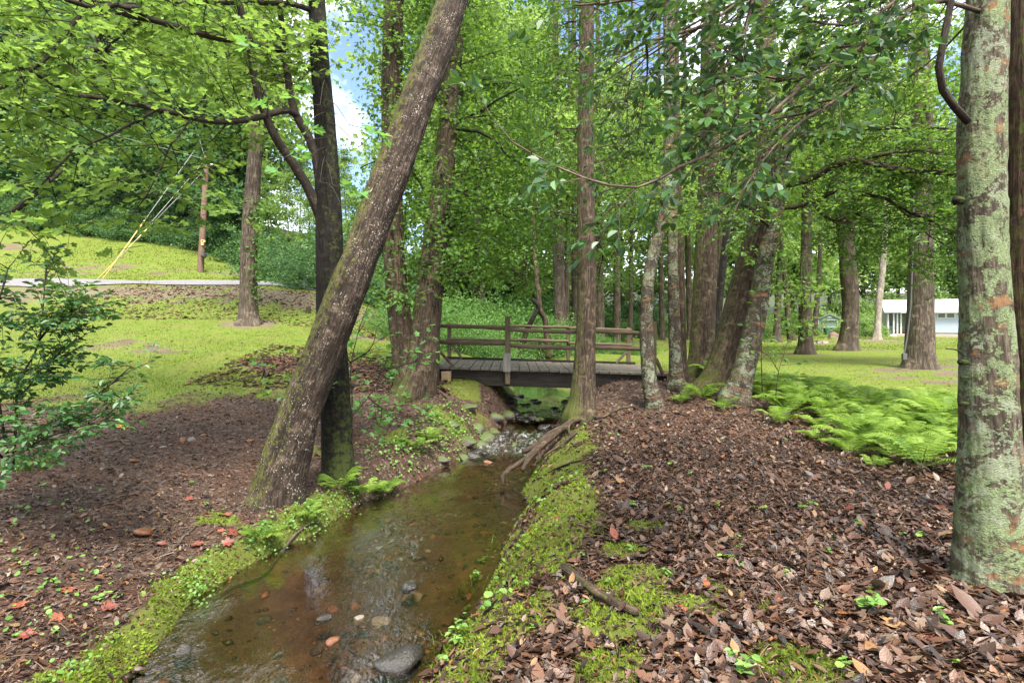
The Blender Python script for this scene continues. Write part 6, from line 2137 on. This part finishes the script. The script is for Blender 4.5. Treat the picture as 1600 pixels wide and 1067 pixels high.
stick("stick", "dark stick running out of the picture's lower edge near the moss patch", [(1300, 1005), (1340, 1035), (1390, 1075)], .014, .010)
stick("stick", "dark straight stick across the litter below the seedlings", [(1200, 930), (1245, 925), (1290, 908)], .010, .006)
stick("stick", "forked twig by the big lichen trunk foot", [(1545, 985), (1570, 970), (1575, 945)], .006, .004)
stick("stick", "small pale twig on litter by the mound crest", [(1030, 765), (1060, 758), (1085, 752)], .008, .005)
stick("stick", "stick leaning from the bank at the bridge block", [(668, 600), (690, 615), (708, 632)], .025, .018)
# bare roots of the straight tree, washed out by the stream
for px, a, b in [([(905, 652, 8.85), (880, 668, 8.6), (855, 688, 8.25), (838, 702, 8.0), (815, 722, 7.75), (795, 735, 7.6), (785, 745, 7.55), (787, 757, 7.5)], .06, .028),
                 ([(880, 668, 8.6), (858, 678, 8.4), (838, 694, 8.15), (818, 706, 8.0)], .046, .038), ([(842, 700, 8.05), (828, 716, 7.75), (815, 732, 7.55)], .04, .03),
                 ([(912, 655, 8.8), (892, 660, 8.5), (888, 672, 8.3), (890, 680, 8.2)], .03, .018), ([(905, 648, 8.8), (940, 652, 8.8), (965, 640, 9.0), (985, 635, 9.2)], .03, .018),
                 ([(900, 676, 8.2), (870, 700, 7.8), (850, 715, 7.6)], .03, .015)]:
    m_ = MB()
    limb(m_, [P(*x) for x in px], a, b, 12, .03)
    m_.build("root", M["root"], t_straight, True)
stick("root", "bare pale root running down the mossy bank toward the water", [(932, 718), (900, 722), (870, 735), (840, 752)], .018, .010, "root", "root")
stick("root", "slim pale root crossing the moss beside the bark piece", [(800, 945), (775, 975), (757, 1000)], .014, .008, "root", "root")
# leaves one can point at
lm = {}
for k, c in {"orange": ((.30, .10, .02), (.62, .30, .04)), "red": ((.07, .016, .011), (.16, .036, .022)), "tan": ((.13, .075, .032), (.27, .165, .075)), "brick": ((.10, .026, .013), (.20, .06, .03))}.items():
    t_ = NT(k + "_leaf")
    cc_ = t_.mix(t_.noise(t_.n("TexCoord").outputs["Object"], 30, 4), c[0], c[1])
    lm[k] = t_.done(t_.bsdf(cc_, .5, spec=.4))


def fallen(u, v, s, mat, label, group=None, tpl="maple"):
    g = on_ground(u, v)
    z, n_ = ground_n(np.array([g[0]]), np.array([g[1]]))
    L_ = Leaves()
    a = R.uniform(0, 6.28)
    L_.add(tpl, g + [0, 0, .018], unit(np.array([math.cos(a), math.sin(a), .12])), unit(n_[0] + R.normal(0, .2, 3) + [0, -.25, 0]), s, .5)
    o = L_.build("fallen_leaf", lm[mat])
    return tag(o, label, "fallen leaf", group)


fallen(199, 668, .13, "orange", "single orange-yellow fallen leaf on the bare soil by the holly bush")
fallen(1058, 952, .1, "brick", "brick-red chip of bark or leaf on the mid litter", tpl="litter_b")
fallen(965, 848, .11, "brick", "rust-orange curled leaf on the litter above the bark piece", tpl="litter")
fallen(1318, 800, .1, "red", "bright red leaf on the dark litter before the lichen trunk", tpl="litter")
fallen(1385, 768, .11, "brick", "orange-red leaf at the end of the long pale stick", tpl="litter")
fallen(1470, 800, .09, "brick", "rusty round leaf close to the lichen trunk", tpl="round")
fallen(1395, 985, .11, "tan", "large pale tan leaf among the wet leaves by the lichen trunk", tpl="maple")
fallen(1505, 995, .13, "tan", "broad tan leaf, biggest near the lichen trunk foot", tpl="maple")
GL = "red fallen leaves on the creek bank"
for (u, v) in [(318, 852), (348, 855), (256, 855), (340, 835), (98, 970), (30, 1003), (28, 955), (105, 930), (360, 915), (370, 835), (160, 960), (350, 805), (290, 782), (15, 820)]:
    fallen(u, v, R.uniform(.07, .11), R.choice(["red", "red", "brick"]), "red fallen maple leaf on the soil above the creek", GL)
GL2 = "red fallen leaves on the leaf litter"
for (u, v) in [(870, 810), (1000, 775), (1095, 660), (1090, 690), (1240, 695), (1210, 945), (1450, 1000), (1020, 775), (1080, 700), (1370, 745), (865, 730)]:
    fallen(u, v, R.uniform(.06, .09), R.choice(["red", "brick"]), "red fallen leaf on the brown leaf litter", GL2, "litter_b")
